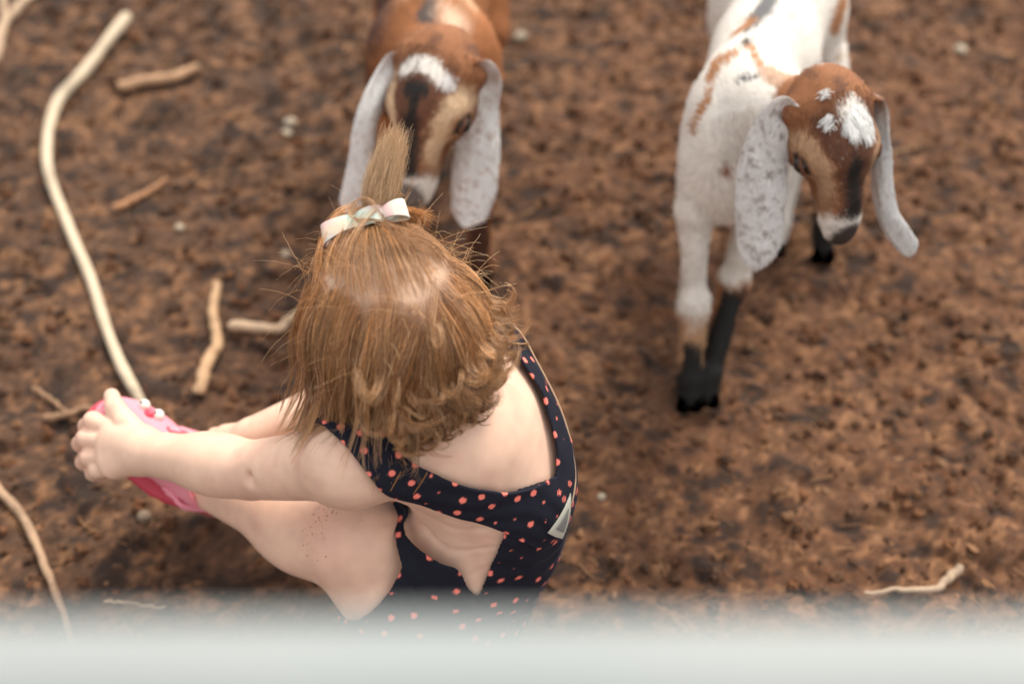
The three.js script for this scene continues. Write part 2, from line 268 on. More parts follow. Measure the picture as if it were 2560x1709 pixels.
{
  const axis = (a, b, step, far) => { const out = []; for (let v = a; v <= b + 1e-6; v += step) out.push(v); let s = step, v = b; while (v < far) { s *= 1.22; v += s; out.push(v); } s = step; v = a; while (v > -far) { s *= 1.22; v -= s; out.unshift(v); } return out; };
  const X = axis(-1.0, 1.0, 0.0038, 150), Z = axis(-2.65, -0.62, 0.0044, 150), nx = X.length, nz = Z.length, P = new Float32Array(nx * nz * 3), C = new Float32Array(nx * nz * 3), UV = new Float32Array(nx * nz * 2), I = new Uint32Array((nx - 1) * (nz - 1) * 6);
  const dark = [0.020, 0.009, 0.005], mid = [0.072, 0.031, 0.0145], tan = [0.172, 0.083, 0.039], rust = [0.113, 0.046, 0.019], greyish = [0.082, 0.042, 0.0235];
  let q = 0;
  for (let j = 0; j < nz; j++) for (let i = 0; i < nx; i++) {
    const x = X[i], z = Z[j], k = j * nx + i, s = soil(x, z); P.set([x, groundAt(x, z), z], k * 3); UV.set([x, z], k * 2);
    const n1 = fbm(x * 9 + 30, 5, z * 9, 3), n2 = fbm(x * 46, 15, z * 60, 3), n3 = noise(x * 190, 25, z * 240), right = sstep(-0.45, 0.35, x + 0.6 * n1);
    let c = mixv(mid, mixv(greyish, rust, right), 0.35 + 0.5 * s.w2); c = mixv(c, dark, sstep(-0.10, -0.42, 0.9 * n2 + 0.55 * fbm(x * 22 + 3, 9, z * 27, 3) - 0.06 * (1 - right)) * 0.92); c = mixv(c, tan, sstep(0.06, 0.50, n2 - 0.2 * n1 + 0.5 * (s.w3 - 0.5)) * 0.85); 
    C.set(mul(c, (1 + 0.28 * n3) * (0.75 + 0.5 * s.w3)), k * 3);
    if (i < nx - 1 && j < nz - 1) { I[q++] = k; I[q++] = k + nx; I[q++] = k + 1; I[q++] = k + 1; I[q++] = k + nx; I[q++] = k + nx + 1; }
  }
  const g = new THREE.BufferGeometry(); g.setAttribute('position', new THREE.BufferAttribute(P, 3)); g.setAttribute('color', new THREE.BufferAttribute(C, 3)); g.setAttribute('uv', new THREE.BufferAttribute(UV, 2)); g.setIndex(new THREE.BufferAttribute(I, 1)); g.computeVertexNormals();
  mesh('ground', g, std({ vertexColors: true, roughness: 0.95 }), null, 'trampled dark brown soil of the yard', 'structure');
  // loose stuff on the soil
  const lump = (seed, sx, sy, sz, det = 1) => { const r = rng(seed), o = r() * 50, G0 = new THREE.IcosahedronGeometry(1, det), p = G0.attributes.position; for (let i = 0; i < p.count; i++) { const v = [p.getX(i), p.getY(i), p.getZ(i)], k = 1 + 0.45 * noise(v[0] * 2.3 + o, v[1] * 2.3, v[2] * 2.3); p.setXYZ(i, v[0] * k * sx, v[1] * k * sy, v[2] * k * sz); } G0.computeVertexNormals(); return G0; };
  const scatter = (name, label, geos, n, seed, size, tones, lay, m) => geos.forEach((g0, v) => {
    const r = rng(seed + v), count = Math.floor(n / geos.length), im = new THREE.InstancedMesh(g0, m, count), M = new THREE.Matrix4(), e = new THREE.Euler(), Q = new THREE.Quaternion();
    for (let i = 0; i < count; i++) {
      let x, z, w; do { x = -1.15 + 2.3 * r(); z = -2.75 + 2.25 * r(); w = sstep(-0.55, 0.5, fbm(x * 6 + seed, 3, z * 7, 2) + (lay ? 0 : 0.1)); } while (r() > w + 0.12 || PRINTS.some(([a, b, R]) => Math.hypot(x - a, z - b) < R * 0.7));
      const s = size(r()); e.set(lay ? (r() - 0.5) * 0.5 : r() * 6, r() * 6.28, lay ? (r() - 0.5) * 0.4 : r() * 6); M.compose(new THREE.Vector3(x, groundAt(x, z) + s * (lay ? 0.25 : 0.3) * (lay ? 0.35 : 1), z), Q.setFromEuler(e), new THREE.Vector3(s, s * (0.7 + 0.5 * r()), s * (0.7 + 0.6 * r()))); im.setMatrixAt(i, M);
      const t = tones[Math.floor(r() * tones.length)], k = 0.65 + 0.7 * r(); im.setColorAt(i, RGB(t[0] * k, t[1] * k, t[2] * k));
    }
    im.name = name; im.castShadow = im.receiveShadow = true; im.userData = { label, kind: 'stuff' }; scene.add(im);
  });
  const earth = std({ roughness: 1 });
  scatter('soil_crumbs', 'crumbs and clods of brown soil strewn over the yard', [lump(1, 1, 0.8, 0.9), lump(2, 1, 0.7, 0.7), lump(3, 0.9, 0.9, 1.1)], 22000, 100, (t) => 0.0012 + 0.008 * Math.pow(t, 5), [mid, rust, rust, greyish, mul(tan, 0.7)], false, earth);
  scatter('bark_chips', 'flat bark chips and dry droppings in the soil', [lump(11, 1, 0.22, 0.5), lump(12, 1, 0.3, 0.38), lump(13, 1, 0.18, 0.65)], 9000, 200, (t) => 0.002 + 0.0065 * Math.pow(t, 3), [tan, rust, rust, mid, greyish, [0.2, 0.105, 0.053]], true, earth);
  scatter('straw_bits', 'short bits of dry straw on the soil', [new THREE.CylinderGeometry(0.035, 0.045, 2, 5, 1).rotateZ(Math.PI / 2), tube([[-1, 0, 0], [-0.3, 0.05, 0.1], [0.4, 0, 0.02], [1, 0.06, -0.15]], 0.04, 10, 5)], 8000, 300, (t) => 0.004 + 0.013 * t * t, [tan, [0.30, 0.17, 0.085], rust, [0.2, 0.1, 0.05]], true, earth);
}
// ---------- the fence the photograph was taken over ----------
{
  const F0 = thing('fence', 'pale grey painted pipe fence rail across the bottom foreground', 'fence', [0, 0, -0.178]);
  const grain = (geo) => paintVerts(geo, (p) => { const k = 1 + 0.05 * noise(p[0] * 20, p[1] * 60, p[2] * 60) + 0.05 * noise(p[0] * 4, p[1] * 9, p[2] * 9); let c = mul([0.272, 0.295, 0.297], k); return mixv(c, [0.225, 0.258, 0.268], sstep(0.1, 0.6, noise(p[0] * 7 + 2, p[1] * 40, p[2] * 40)) * 0.4); }), m = std({ vertexColors: true, roughness: 0.6 });
  mesh('top_rail', grain(new THREE.CylinderGeometry(0.0225, 0.0225, 3.4, 48, 170).rotateZ(Math.PI / 2).translate(0, 1.0605, 0)), m, F0);
  for (const x of [-1.5, 1.5]) mesh('post', grain(new THREE.CylinderGeometry(0.028, 0.028, 1.19, 28, 24).translate(x, 0.455, 0)), m, F0);
}
// ---------- sticks and pebbles ----------
function stick(label, category, lines, r, tone, taper, seed) {
  const at = [lines[0][0][0], 0, lines[0][0][2]], parts = lines.map(([...pts], n) => {
    const fine = curve(pts.map(([x, y, z]) => [x, groundAt(x, z) * 0.5 + y - 0.0025, z]), 46).map((p, i) => add(p, [0.0016 * noise(i * 0.3, seed, n), 0.0012 * noise(i * 0.35, seed + 5, n), 0.0016 * noise(i * 0.3, seed + 9, n)]));
    const g = tube(fine, r * (n ? 0.7 : 1), 90, 14, (s) => taper(s) * (1 + 0.10 * noise(s * 26, seed, 3) + 0.16 * Math.max(0, noise(s * 9, seed, 7) - 0.35)));
    return paintVerts(g, (p) => { const a = noise(p[0] * 90 + seed, p[1] * 260, p[2] * 60), b = noise(p[0] * 14, p[1] * 14 + seed, p[2] * 14), c = noise(p[0] * 330, p[1] * 330, p[2] * 200); let k = mul(tone, 1 + 0.14 * a + 0.10 * c); k = mixv(k, mul(tone, 0.4), sstep(0.15, 0.7, b + 0.45 * c + 0.3 * a) * 0.65); return k; });
  });
  const o = mesh('stick', shift(mergeGeometries(parts), at), std({ vertexColors: true, roughness: 0.85 })); o.position.set(...at); o.userData = { label, category }; return o;
}
stick('long pale peeled branch bending down the left side to the boots', 'branch', [[[-0.632, 0.03, -1.955], [-0.656, 0.022, -1.879], [-0.679, 0.016, -1.818], [-0.7, 0.015, -1.77], [-0.707, 0.014, -1.712], [-0.697, 0.014, -1.635], [-0.668, 0.013, -1.553], [-0.625, 0.012, -1.461], [-0.585, 0.012, -1.383], [-0.55, 0.011, -1.304], [-0.516, 0.011, -1.23], [-0.488, 0.011, -1.178], [-0.463, 0.011, -1.135], [-0.44, 0.009, -1.085]]], 0.0094, [0.58, 0.47, 0.34], (s) => lerp(1, 0.68, s), 1);
stick('forked pale stick in the top left corner', 'stick', [[[-0.79, 0.02, -2.09], [-0.824, 0.014, -1.995], [-0.837, 0.012, -1.96], [-0.836, 0.011, -1.93], [-0.83, 0.01, -1.86]], [[-0.837, 0.013, -1.96], [-0.853, 0.012, -2.017], [-0.88, 0.015, -2.09]]], 0.0088, [0.44, 0.31, 0.21], (s) => lerp(0.8, 1, s), 2);
stick('short tan broken stick right of the pale branch top', 'stick', [[[-0.614, 0.012, -1.794], [-0.58, 0.013, -1.805], [-0.546, 0.013, -1.81], [-0.518, 0.012, -1.83], [-0.5, 0.012, -1.843]]], 0.0085, [0.40, 0.24, 0.14], (s) => lerp(1.1, 0.8, s), 3);
stick('orange brown wood splinter left of the child', 'stick', [[[-0.572, 0.008, -1.518], [-0.547, 0.009, -1.537], [-0.527, 0.008, -1.554], [-0.506, 0.006, -1.58]]], 0.0062, [0.38, 0.19, 0.095], (s) => lerp(1, 0.6, s), 4);
stick('upright bent tan stick between the pale branch and the hair', 'stick', [[[-0.405, 0.01, -1.363], [-0.404, 0.011, -1.325], [-0.398, 0.012, -1.289], [-0.388, 0.012, -1.254], [-0.396, 0.011, -1.216], [-0.400, 0.012, -1.170]]], 0.0076, [0.46, 0.29, 0.165], (s) => lerp(0.75, 1.1, s), 5);
stick('pale bent stick disappearing behind the hair', 'stick', [[[-0.372, 0.012, -1.28], [-0.338, 0.012, -1.276], [-0.308, 0.013, -1.272], [-0.298, 0.013, -1.284], [-0.282, 0.014, -1.304], [-0.26, 0.014, -1.325]]], 0.0072, [0.50, 0.36, 0.24], (s) => lerp(1, 0.85, s), 6);
stick('thin brown twig lying left of the boot toe', 'twig', [[[-0.586, 0.008, -1.127], [-0.562, 0.009, -1.13], [-0.542, 0.009, -1.139], [-0.523, 0.008, -1.148], [-0.50, 0.007, -1.158]], [[-0.614, 0.007, -1.179], [-0.595, 0.007, -1.164], [-0.574, 0.007, -1.146], [-0.560, 0.008, -1.131]]], 0.0045, [0.26, 0.15, 0.085], (s) => lerp(1.1, 0.7, s), 7);
stick('thin curved tan stick at the lower left edge', 'stick', [[[-0.637, 0.01, -1.033], [-0.616, 0.01, -1.014], [-0.589, 0.011, -0.985], [-0.561, 0.011, -0.945], [-0.54, 0.011, -0.909], [-0.523, 0.010, -0.874], [-0.498, 0.010, -0.828], [-0.483, 0.01, -0.79]]], 0.006, [0.42, 0.27, 0.17], (s) => lerp(1.05, 0.6, s), 8);
stick('pale straw stalk just above the fence rail on the left', 'straw', [[[-0.462, 0.007, -0.863], [-0.431, 0.008, -0.859], [-0.395, 0.007, -0.855]]], 0.0018, [0.52, 0.38, 0.24], () => 1, 9);
stick('small hooked pale twig at the lower right', 'twig', [[[0.402, 0.008, -0.872], [0.439, 0.009, -0.875], [0.479, 0.010, -0.876], [0.497, 0.011, -0.887], [0.518, 0.013, -0.905]]], 0.0048, [0.40, 0.29, 0.20], (s) => lerp(0.45, 1.15, s), 10);
stick('thin straw stalk right of the spotted goat kid', 'straw', [[[0.543, 0.006, -1.621], [0.579, 0.008, -1.641], [0.614, 0.006, -1.653]]], 0.0016, [0.36, 0.22, 0.12], () => 1, 11);
[[[-0.343, -1.724], 0.0095, 'pale pebble left of the brown goat kid, the larger of two'], [[-0.346, -1.697], 0.0075, 'pale pebble left of the brown goat kid, the lower of two'], [[0.015, -1.94], 0.0095, 'white pebble at the top right of the brown goat kid'], [[-0.319, -1.432], 0.006, 'small grey pebble left of the child hair bow'], [[0.108, -1.008], 0.0048, 'tiny white pebble right of the dungarees badge'], [[-0.441, -0.983], 0.009, 'pale clod-like pebble below the boots'], [[-0.473, -1.472], 0.0068, 'round pale pebble right of the orange splinter'], [[0.728, -1.898], 0.0095, 'pale pebble in the top right corner'], [[0.062, -0.972], 0.006, 'cream pebble beside the back of the dungarees']].forEach(([[x, z], s, label], i) => {
  const r = rng(500 + i), g = new THREE.IcosahedronGeometry(s, 2), p = g.attributes.position, o = r() * 40; for (let k = 0; k < p.count; k++) { const v = [p.getX(k), p.getY(k), p.getZ(k)], m = 1 + 0.25 * noise(v[0] / s + o, v[1] / s, v[2] / s); p.setXYZ(k, v[0] * m, v[1] * m * 0.75, v[2] * m); } g.computeVertexNormals();
  const e = mesh('pebble', g, std({ color: i === 5 ? RGB(0.22, 0.16, 0.11) : RGB(0.38, 0.32, 0.24), roughness: 0.8 })); e.position.set(x, groundAt(x, z) + s * 0.45, z); e.userData = { label, category: 'pebble' };
});
// ---------- goat kids ----------
function goatHead(O, fwd, s, roll = 0) {
  let [f, u, r] = axesFrom(fwd); if (roll) { const u2 = add(mul(u, Math.cos(roll)), mul(r, Math.sin(roll))); r = unit(cross(f, u2)); u = cross(r, f); }
  const A = [f, u, r], at = (a, b, c) => add(O, add(add(mul(f, a * s), mul(u, b * s)), mul(r, c * s))), loc = (p) => { const q = sub(p, O); return [dot(q, f) / s, dot(q, u) / s, dot(q, r) / s]; };
  const B = (a, b, c, x, y, z, k) => blob(at(a, b, c), A, [x * s, y * s, z * s], k * s), bn = (a, ra, b, rb, k) => bone(at(...a), ra * s, at(...b), rb * s, k * s), pair = (fn) => [fn(1), fn(-1)];
  const prims = [
    B(-0.004, 0.0, 0, 0.056, 0.046, 0.046, 0.01), B(0.03, 0.012, 0, 0.036, 0.035, 0.037, 0.02),
    ...pair((i) => B(0.034, 0.010, 0.031 * i, 0.021, 0.018, 0.018, 0.014)),
    bn([0.045, 0.012, 0], 0.030, [0.112, -0.010, 0], 0.0175, 0.02), B(0.118, -0.019, 0, 0.026, 0.020, 0.0205, 0.015), B(0.085, 0.004, 0, 0.03, 0.018, 0.014, 0.02),
    bn([0.018, -0.034, 0], 0.027, [0.108, -0.036, 0], 0.0125, 0.02), ...pair((i) => B(0.022, -0.022, 0.022 * i, 0.035, 0.03, 0.022, 0.02)),
    B(0.132, -0.026, 0, 0.012, 0.013, 0.015, 0.01), ...pair((i) => bn([-0.012, 0.010, 0.034 * i], 0.014, [-0.014, 0.004, 0.045 * i], 0.010, 0.018)),
    ...pair((i) => carve(B(0.044, 0.005, 0.051 * i, 0.0125, 0.0085, 0.011, 0.006))), ...pair((i) => carve(B(0.0705, -0.008, 0.034 * i, 0.014, 0.0045, 0.006, 0.008))),
    ...pair((i) => carve(B(0.1405, -0.016, 0.0095 * i, 0.005, 0.0025, 0.0035, 0.003))), carve(B(0.131, -0.0345, 0, 0.018, 0.0012, 0.02, 0.003)), carve(B(0.1435, -0.026, 0, 0.006, 0.007, 0.001, 0.002)),
  ];
  return { A, at, loc, prims, f, u, r, s, O };
}
const orange = [0.25, 0.098, 0.038], cream = [0.58, 0.40, 0.25], choc = [0.115, 0.043, 0.021], black = [0.007, 0.006, 0.0055], white = [0.74, 0.70, 0.645];
function faceColour(q, o) {
  const n = noise(q[0] * 90, q[1] * 90, q[2] * 90), n2 = noise(q[0] * 260 + 3, q[1] * 260, q[2] * 260), f = q[0] + 0.004 * n, a = Math.abs(q[2] + o.lean * q[0]) + 0.0035 * n + 0.0016 * n2, u = q[1];
  let c = orange; const w = lerp(0.031, 0.0125, sstep(0.0, 0.085, f)) * o.blaze;
  c = mixv(c, cream, sstep(0.075, 0.12, f) * 0.45 * sstep(0.01, -0.02, u));
  c = mixv(c, cream, sstep(w - 0.003, w + 0.006, a) * sstep(w + 0.028, w + 0.012, a) * sstep(-0.004, 0.012, f) * sstep(0.115, 0.07, f) * sstep(-0.016, 0.0, u) * o.pale);
  c = mixv(c, choc, sstep(w + 0.005, w - 0.006, a) * sstep(-0.022, -0.002, f) * (u > -0.02 ? 1 : 0));
  c = mixv(c, black, sstep(lerp(0.007, 0.014, sstep(0.03, 0.08, f)) + 0.002, 0.004, a) * sstep(o.coreFrom, o.coreFrom + 0.02, f) * (u > -0.02 ? 0.96 : 0));
  c = mixv(c, choc, sstep(-0.01, -0.03, f) * sstep(0.1, 0.5, noise(q[0] * 55 + 9, q[1] * 55, q[2] * 55)) * 0.85);
  const e = Math.hypot(q[0] - 0.044, q[1] - 0.005, Math.abs(q[2]) - 0.046); c = mixv(c, black, sstep(0.018, 0.013, e) * 0.92);
  const [ds] = nearLine([[0.05, -0.002, 0.044], [0.066, -0.008, 0.038], [0.085, -0.014, 0.029]], q[0], q[1], Math.abs(q[2])); c = mixv(c, black, sstep(0.006, 0.0025, ds) * 0.95); c = mixv(c, cream, sstep(0.016, 0.008, ds) * sstep(0.004, 0.0075, ds) * (q[1] < 0 ? 0.5 : 0));
  c = mixv(c, white, sstep(0.104, 0.116, f - 0.35 * (0.016 - a)) * (u > -0.045 ? 0.9 : 0.5));
  if (f > 0.121) c = mixv(c, [0.035, 0.025, 0.022], sstep(0.124, 0.134, f + 0.25 * (u + 0.02)) * sstep(0.020, 0.013, a) * o.nose);
  for (const [p, r, col] of o.spots || []) { const d = Math.hypot(q[0] - p[0], q[1] - p[1], q[2] - p[2]) + 0.005 * n + 0.003 * n2; c = mixv(c, col, sstep(r + 0.003, r - 0.003, d)); }
  return mul(c, 1 + 0.12 * n2);
}
function earGeo(mid, wide, across, thick, speck, seed) {   // long drooping ear: leaf with a cupped section and real thickness
  const R = 96, K = 26, pts = curve(mid, R), P = [], I = [], C = []; const W = new THREE.CatmullRomCurve3(wide.map((w, i) => new THREE.Vector3(i, w, 0)));
  const X = new THREE.CatmullRomCurve3(across.map((p) => new THREE.Vector3(...p)));
  for (let i = 0; i <= R; i++) {
    const s = i / R, t = unit(sub(pts[Math.min(R, i + 1)], pts[Math.max(0, i - 1)])), v = X.getPoint(s), x = unit(sub([v.x, v.y, v.z], mul(t, dot([v.x, v.y, v.z], t)))), n = cross(t, x);
    const end = s > 0.86 ? Math.sqrt(Math.max(0, 1 - ((s - 0.86) / 0.14) ** 2)) : 1, w = Math.max(0.0006, W.getPoint(s).y * end);
    for (let k = 0; k < K; k++) {
      const a = k / K * 2 * Math.PI, cx = Math.cos(a), sy = Math.sin(a), cup = -0.16 * w * (cx * cx) + 0.0022 * noise(s * 9, cx * 2, seed), p = add(add(pts[i], mul(x, cx * w * 0.5 * (1 + 0.05 * noise(s * 12, seed, cx > 0 ? 1 : 5)))), mul(n, sy * thick * (0.35 + 0.65 * Math.min(1, end)) + cup * 1.0));
      P.push(...p); const g = noise(p[0] * 620, p[1] * 330, p[2] * 620), h = noise(p[0] * 120 + seed, p[1] * 60, p[2] * 120);
      let c = mixv(speck.root || orange, mul([0.66, 0.655, 0.65], 1 + 0.06 * h), sstep(0.12, 0.30, s + 0.06 * h)); c = mixv(c, speck.tone, sstep(speck.from, speck.from + 0.35, g + 0.3 * h) * speck.much * sstep(0.02, 0.2, s)); C.push(...c);
    }
  }
  for (let i = 0; i < R; i++) for (let k = 0; k < K; k++) { const a = i * K + k, b = i * K + (k + 1) % K; I.push(a, b, a + K, b, b + K, a + K); }
  const g = new THREE.BufferGeometry(); g.setAttribute('position', new THREE.BufferAttribute(new Float32Array(P), 3)); g.setAttribute('color', new THREE.BufferAttribute(new Float32Array(C), 3)); g.setIndex(I); g.computeVertexNormals(); return g;
}
function furOf(geo, n, seed, flow, long, shade) {
  const p = geo.attributes.position, nn = geo.attributes.normal, c = geo.attributes.color, idx = geo.index.array, r = rng(seed), T = idx.length / 3, area = new Float32Array(T); let sum = 0;
  const v = (i) => [p.getX(i), p.getY(i), p.getZ(i)], w = (i) => [nn.getX(i), nn.getY(i), nn.getZ(i)];
  for (let t = 0; t < T; t++) { sum += len(cross(sub(v(idx[t * 3 + 1]), v(idx[t * 3])), sub(v(idx[t * 3 + 2]), v(idx[t * 3])))); area[t] = sum; }
  const P = new Float32Array(n * 9), N = new Float32Array(n * 9), C = new Float32Array(n * 9);
  for (let i = 0; i < n; i++) {
    let lo = 0, hi = T - 1; const g = r() * sum; while (lo < hi) { const m = (lo + hi) >> 1; if (area[m] < g) lo = m + 1; else hi = m; }
    const a = idx[lo * 3], b = idx[lo * 3 + 1], d = idx[lo * 3 + 2]; let x = r(), y = r(); if (x + y > 1) { x = 1 - x; y = 1 - y; }
    const q = add(v(a), add(mul(sub(v(b), v(a)), x), mul(sub(v(d), v(a)), y))), m = unit(w(a)), L = long(q) * (0.6 + 0.7 * r()); if (L < 0.0008) continue;
    let f = flow(q); f = unit(sub(f, mul(m, dot(f, m)))); f = unit(add(f, [0.35 * noise(q[0] * 50, q[1] * 50, q[2] * 50), 0.35 * noise(q[0] * 50 + 7, q[1] * 50, q[2] * 50), (r() - 0.5) * 0.4]));
    const tip = add(q, add(mul(f, L), mul(m, L * (0.18 + 0.2 * r())))), side = mul(unit(cross(f, m)), 0.00045 + 0.00035 * r()), k = 0.82 + 0.36 * r();
    P.set([...sub(q, side), ...add(q, side), ...tip], i * 9); const no = unit(add(m, mul(f, 0.25 * (r() - 0.5)))); N.set([...no, ...no, ...no], i * 9);
    const col = mul(shade ? shade(add(q, mul([r() - 0.5, r() - 0.5, r() - 0.5], 0.009)), m) : [c.getX(a), c.getY(a), c.getZ(a)], k); C.set([...col, ...col, ...mul(col, 1.06)], i * 9);
  }
  const o = new THREE.BufferGeometry(); o.setAttribute('position', new THREE.BufferAttribute(P, 3)); o.setAttribute('normal', new THREE.BufferAttribute(N, 3)); o.setAttribute('color', new THREE.BufferAttribute(C, 3)); o.setIndex([...Array(n * 3).keys()]); return o;
}
const furM = std({ vertexColors: true, roughness: 0.78 }), coatM = std({ vertexColors: true, roughness: 0.85 });
function goat(o) {
  const root = thing(o.name, o.label, 'goat', o.base), b = o.base, H = o.head, put = (g) => shift(g, b), F = field([...o.body, ...H.prims]);
  const colour = (p, n) => { const q = H.loc(p), inFace = sstep(-0.075, -0.055, q[0] + 0.1 * q[1]) * sstep(0.066, 0.056, nearLine([[-0.02, 0, 0], [0.13, -0.015, 0]], ...q)[0]); const c = inFace > 0 ? faceColour(q, o.face) : null, d = inFace < 1 ? o.coat(p, n) : null; return c && d ? mixv(d, c, inFace) : c || d; };
  const g = put(skin(F, o.lo, o.hi, 0.0031, colour));
  mesh('body', g, coatM, root);
  const local = (p) => H.loc(add(p, b));
  mesh('coat', furOf(g, o.hairs, o.seed, (p) => { const q = local(p); if (q[0] > -0.03 && Math.hypot(...q) < 0.15) return mul(H.f, q[0] > 0.03 ? -1 : 0.6); return p[1] + b[1] < 0.2 ? [0, -1, 0] : add(mul(o.along, 1), [0, -0.45, 0]); }, (p) => { const q = local(p), d = Math.hypot(q[0] - 0.05, q[1], q[2]); if (q[0] > 0.128 && q[1] > -0.035) return 0; const e = Math.hypot(q[0] - 0.044, q[1] - 0.005, Math.abs(q[2]) - 0.048); return e < 0.016 ? 0 : d < 0.12 ? 0.0052 : 0.0085; }, (q, m) => colour(add(q, b), m)), furM, root, null, 'stuff');
  for (const s of [1, -1]) { const e = mesh('eye', put(paintVerts(new THREE.SphereGeometry(0.0108 * H.s, 20, 14).translate(...H.at(0.0435, 0.0045, 0.0425 * s)), (p) => { const q = H.loc(p); return Math.abs(q[1] - 0.0035) < 0.0022 && Math.abs(q[2]) > 0.048 ? [0.003, 0.003, 0.003] : [0.016, 0.009, 0.005]; })), std({ vertexColors: true, roughness: 0.16 }), root); const lid = []; for (let i = 0; i <= 8; i++) { const a = lerp(-0.2, Math.PI + 0.2, i / 8); lid.push(H.at(0.0435 + 0.0105 * Math.cos(a), 0.0075 + 0.0055 * Math.sin(a), (0.0495 - 0.003 * Math.abs(Math.cos(a))) * s)); } mesh('eyelid', put(tube(lid, 0.0021 * H.s, 20, 8)), std({ color: RGB(...choc), roughness: 0.8 }), e); }
  o.ears.forEach((e, i) => { const eg = put(earGeo(e.mid, e.wide, e.across, 0.0023, e.speck, 3 + i * 7)); const em = mesh('ear', eg, coatM, root, e.label); const down = unit(sub(e.mid[e.mid.length - 1], e.mid[0])); mesh('ear_hair', furOf(eg, 5200, 40 + i, () => down, () => 0.0042, 0), furM, em, null, 'stuff'); });
  for (const [h, d] of o.hooves) { const f = unit(d), r = unit(cross(f, [0, 1, 0])), claw = []; for (const s of [1, -1]) { const g2 = new THREE.CylinderGeometry(0.0068, 0.0095, 0.021, 14, 3); g2.applyMatrix4(new THREE.Matrix4().makeBasis(new THREE.Vector3(...r), new THREE.Vector3(0, 1, 0), new THREE.Vector3(...f))); g2.scale(1, 1, 1); claw.push(g2.translate(...add(h, add(mul(r, 0.0078 * s), mul(f, 0.002)))).translate(0, 0.0105, 0)); } mesh('hoof', put(mergeGeometries(claw)), std({ color: RGB(0.02, 0.017, 0.015), roughness: 0.55 }), root); }
  if (o.tuft) { const sb = strandBuilder(3), r = rng(o.seed + 9); for (const [a, bb, c, n, L, rad, dir] of o.tuft) for (let i = 0; i < n; i++) { const an = r() * 6.283, rr = rad * Math.sqrt(r()), p0 = settle(F, H.at(a + Math.cos(an) * rr, bb, c + Math.sin(an) * rr), 0.0003), nn = grad(F, p0); const lk = Math.floor(an * 1.6) + Math.floor(rr / 0.006) * 7, fan = (hash3(lk, 3, 1) - 0.5) * 1.3 + (r() - 0.5) * 0.5; let d = unit(add(add(mul(H.f, dir[0] * 0.8), mul(H.r, dir[1] + fan)), mul(nn, 0.55))); const pts = []; let p = p0; const l = L * (0.6 + 0.6 * hash3(lk, 1, 2)); for (let k = 0; k < 7; k++) { pts.push(p); d = unit(sub(d, mul(grad(F, p), 0.13))); p = add(p, mul(d, l / 6)); const dd = F(...p); if (dd < 0.0012) p = add(p, mul(grad(F, p), 0.0012 - dd)); } const v = 0.9 + 0.15 * r(); sb.add(pts, 0.00022, 0.00008, mul([0.8, 0.8, 0.79], v), mul([0.86, 0.86, 0.85], v)); } mesh('forelock', put(sb.build()), furM, root, 'white tuft of hair on the forehead'); }
  return { root, F };
}
const spotted = (spots, base) => (p, n) => { // patches with ragged edges lying on the coat
  const k = noise(p[0] * 70, p[1] * 70, p[2] * 70), k2 = noise(p[0] * 240, p[1] * 240, p[2] * 240); let c = base(p, n);
  for (const [line, r, col, soft] of spots) { const [d] = line.length > 1 ? nearLine(line, ...p) : [len(sub(p, line[0]))]; const e = d + 0.3 * r * k + 0.16 * r * k2; c = mixv(c, col, sstep(r * (1 + (soft || 0.22)), r * (1 - (soft || 0.22)), e)); }
  return mul(c, 1 + 0.05 * k2);
};
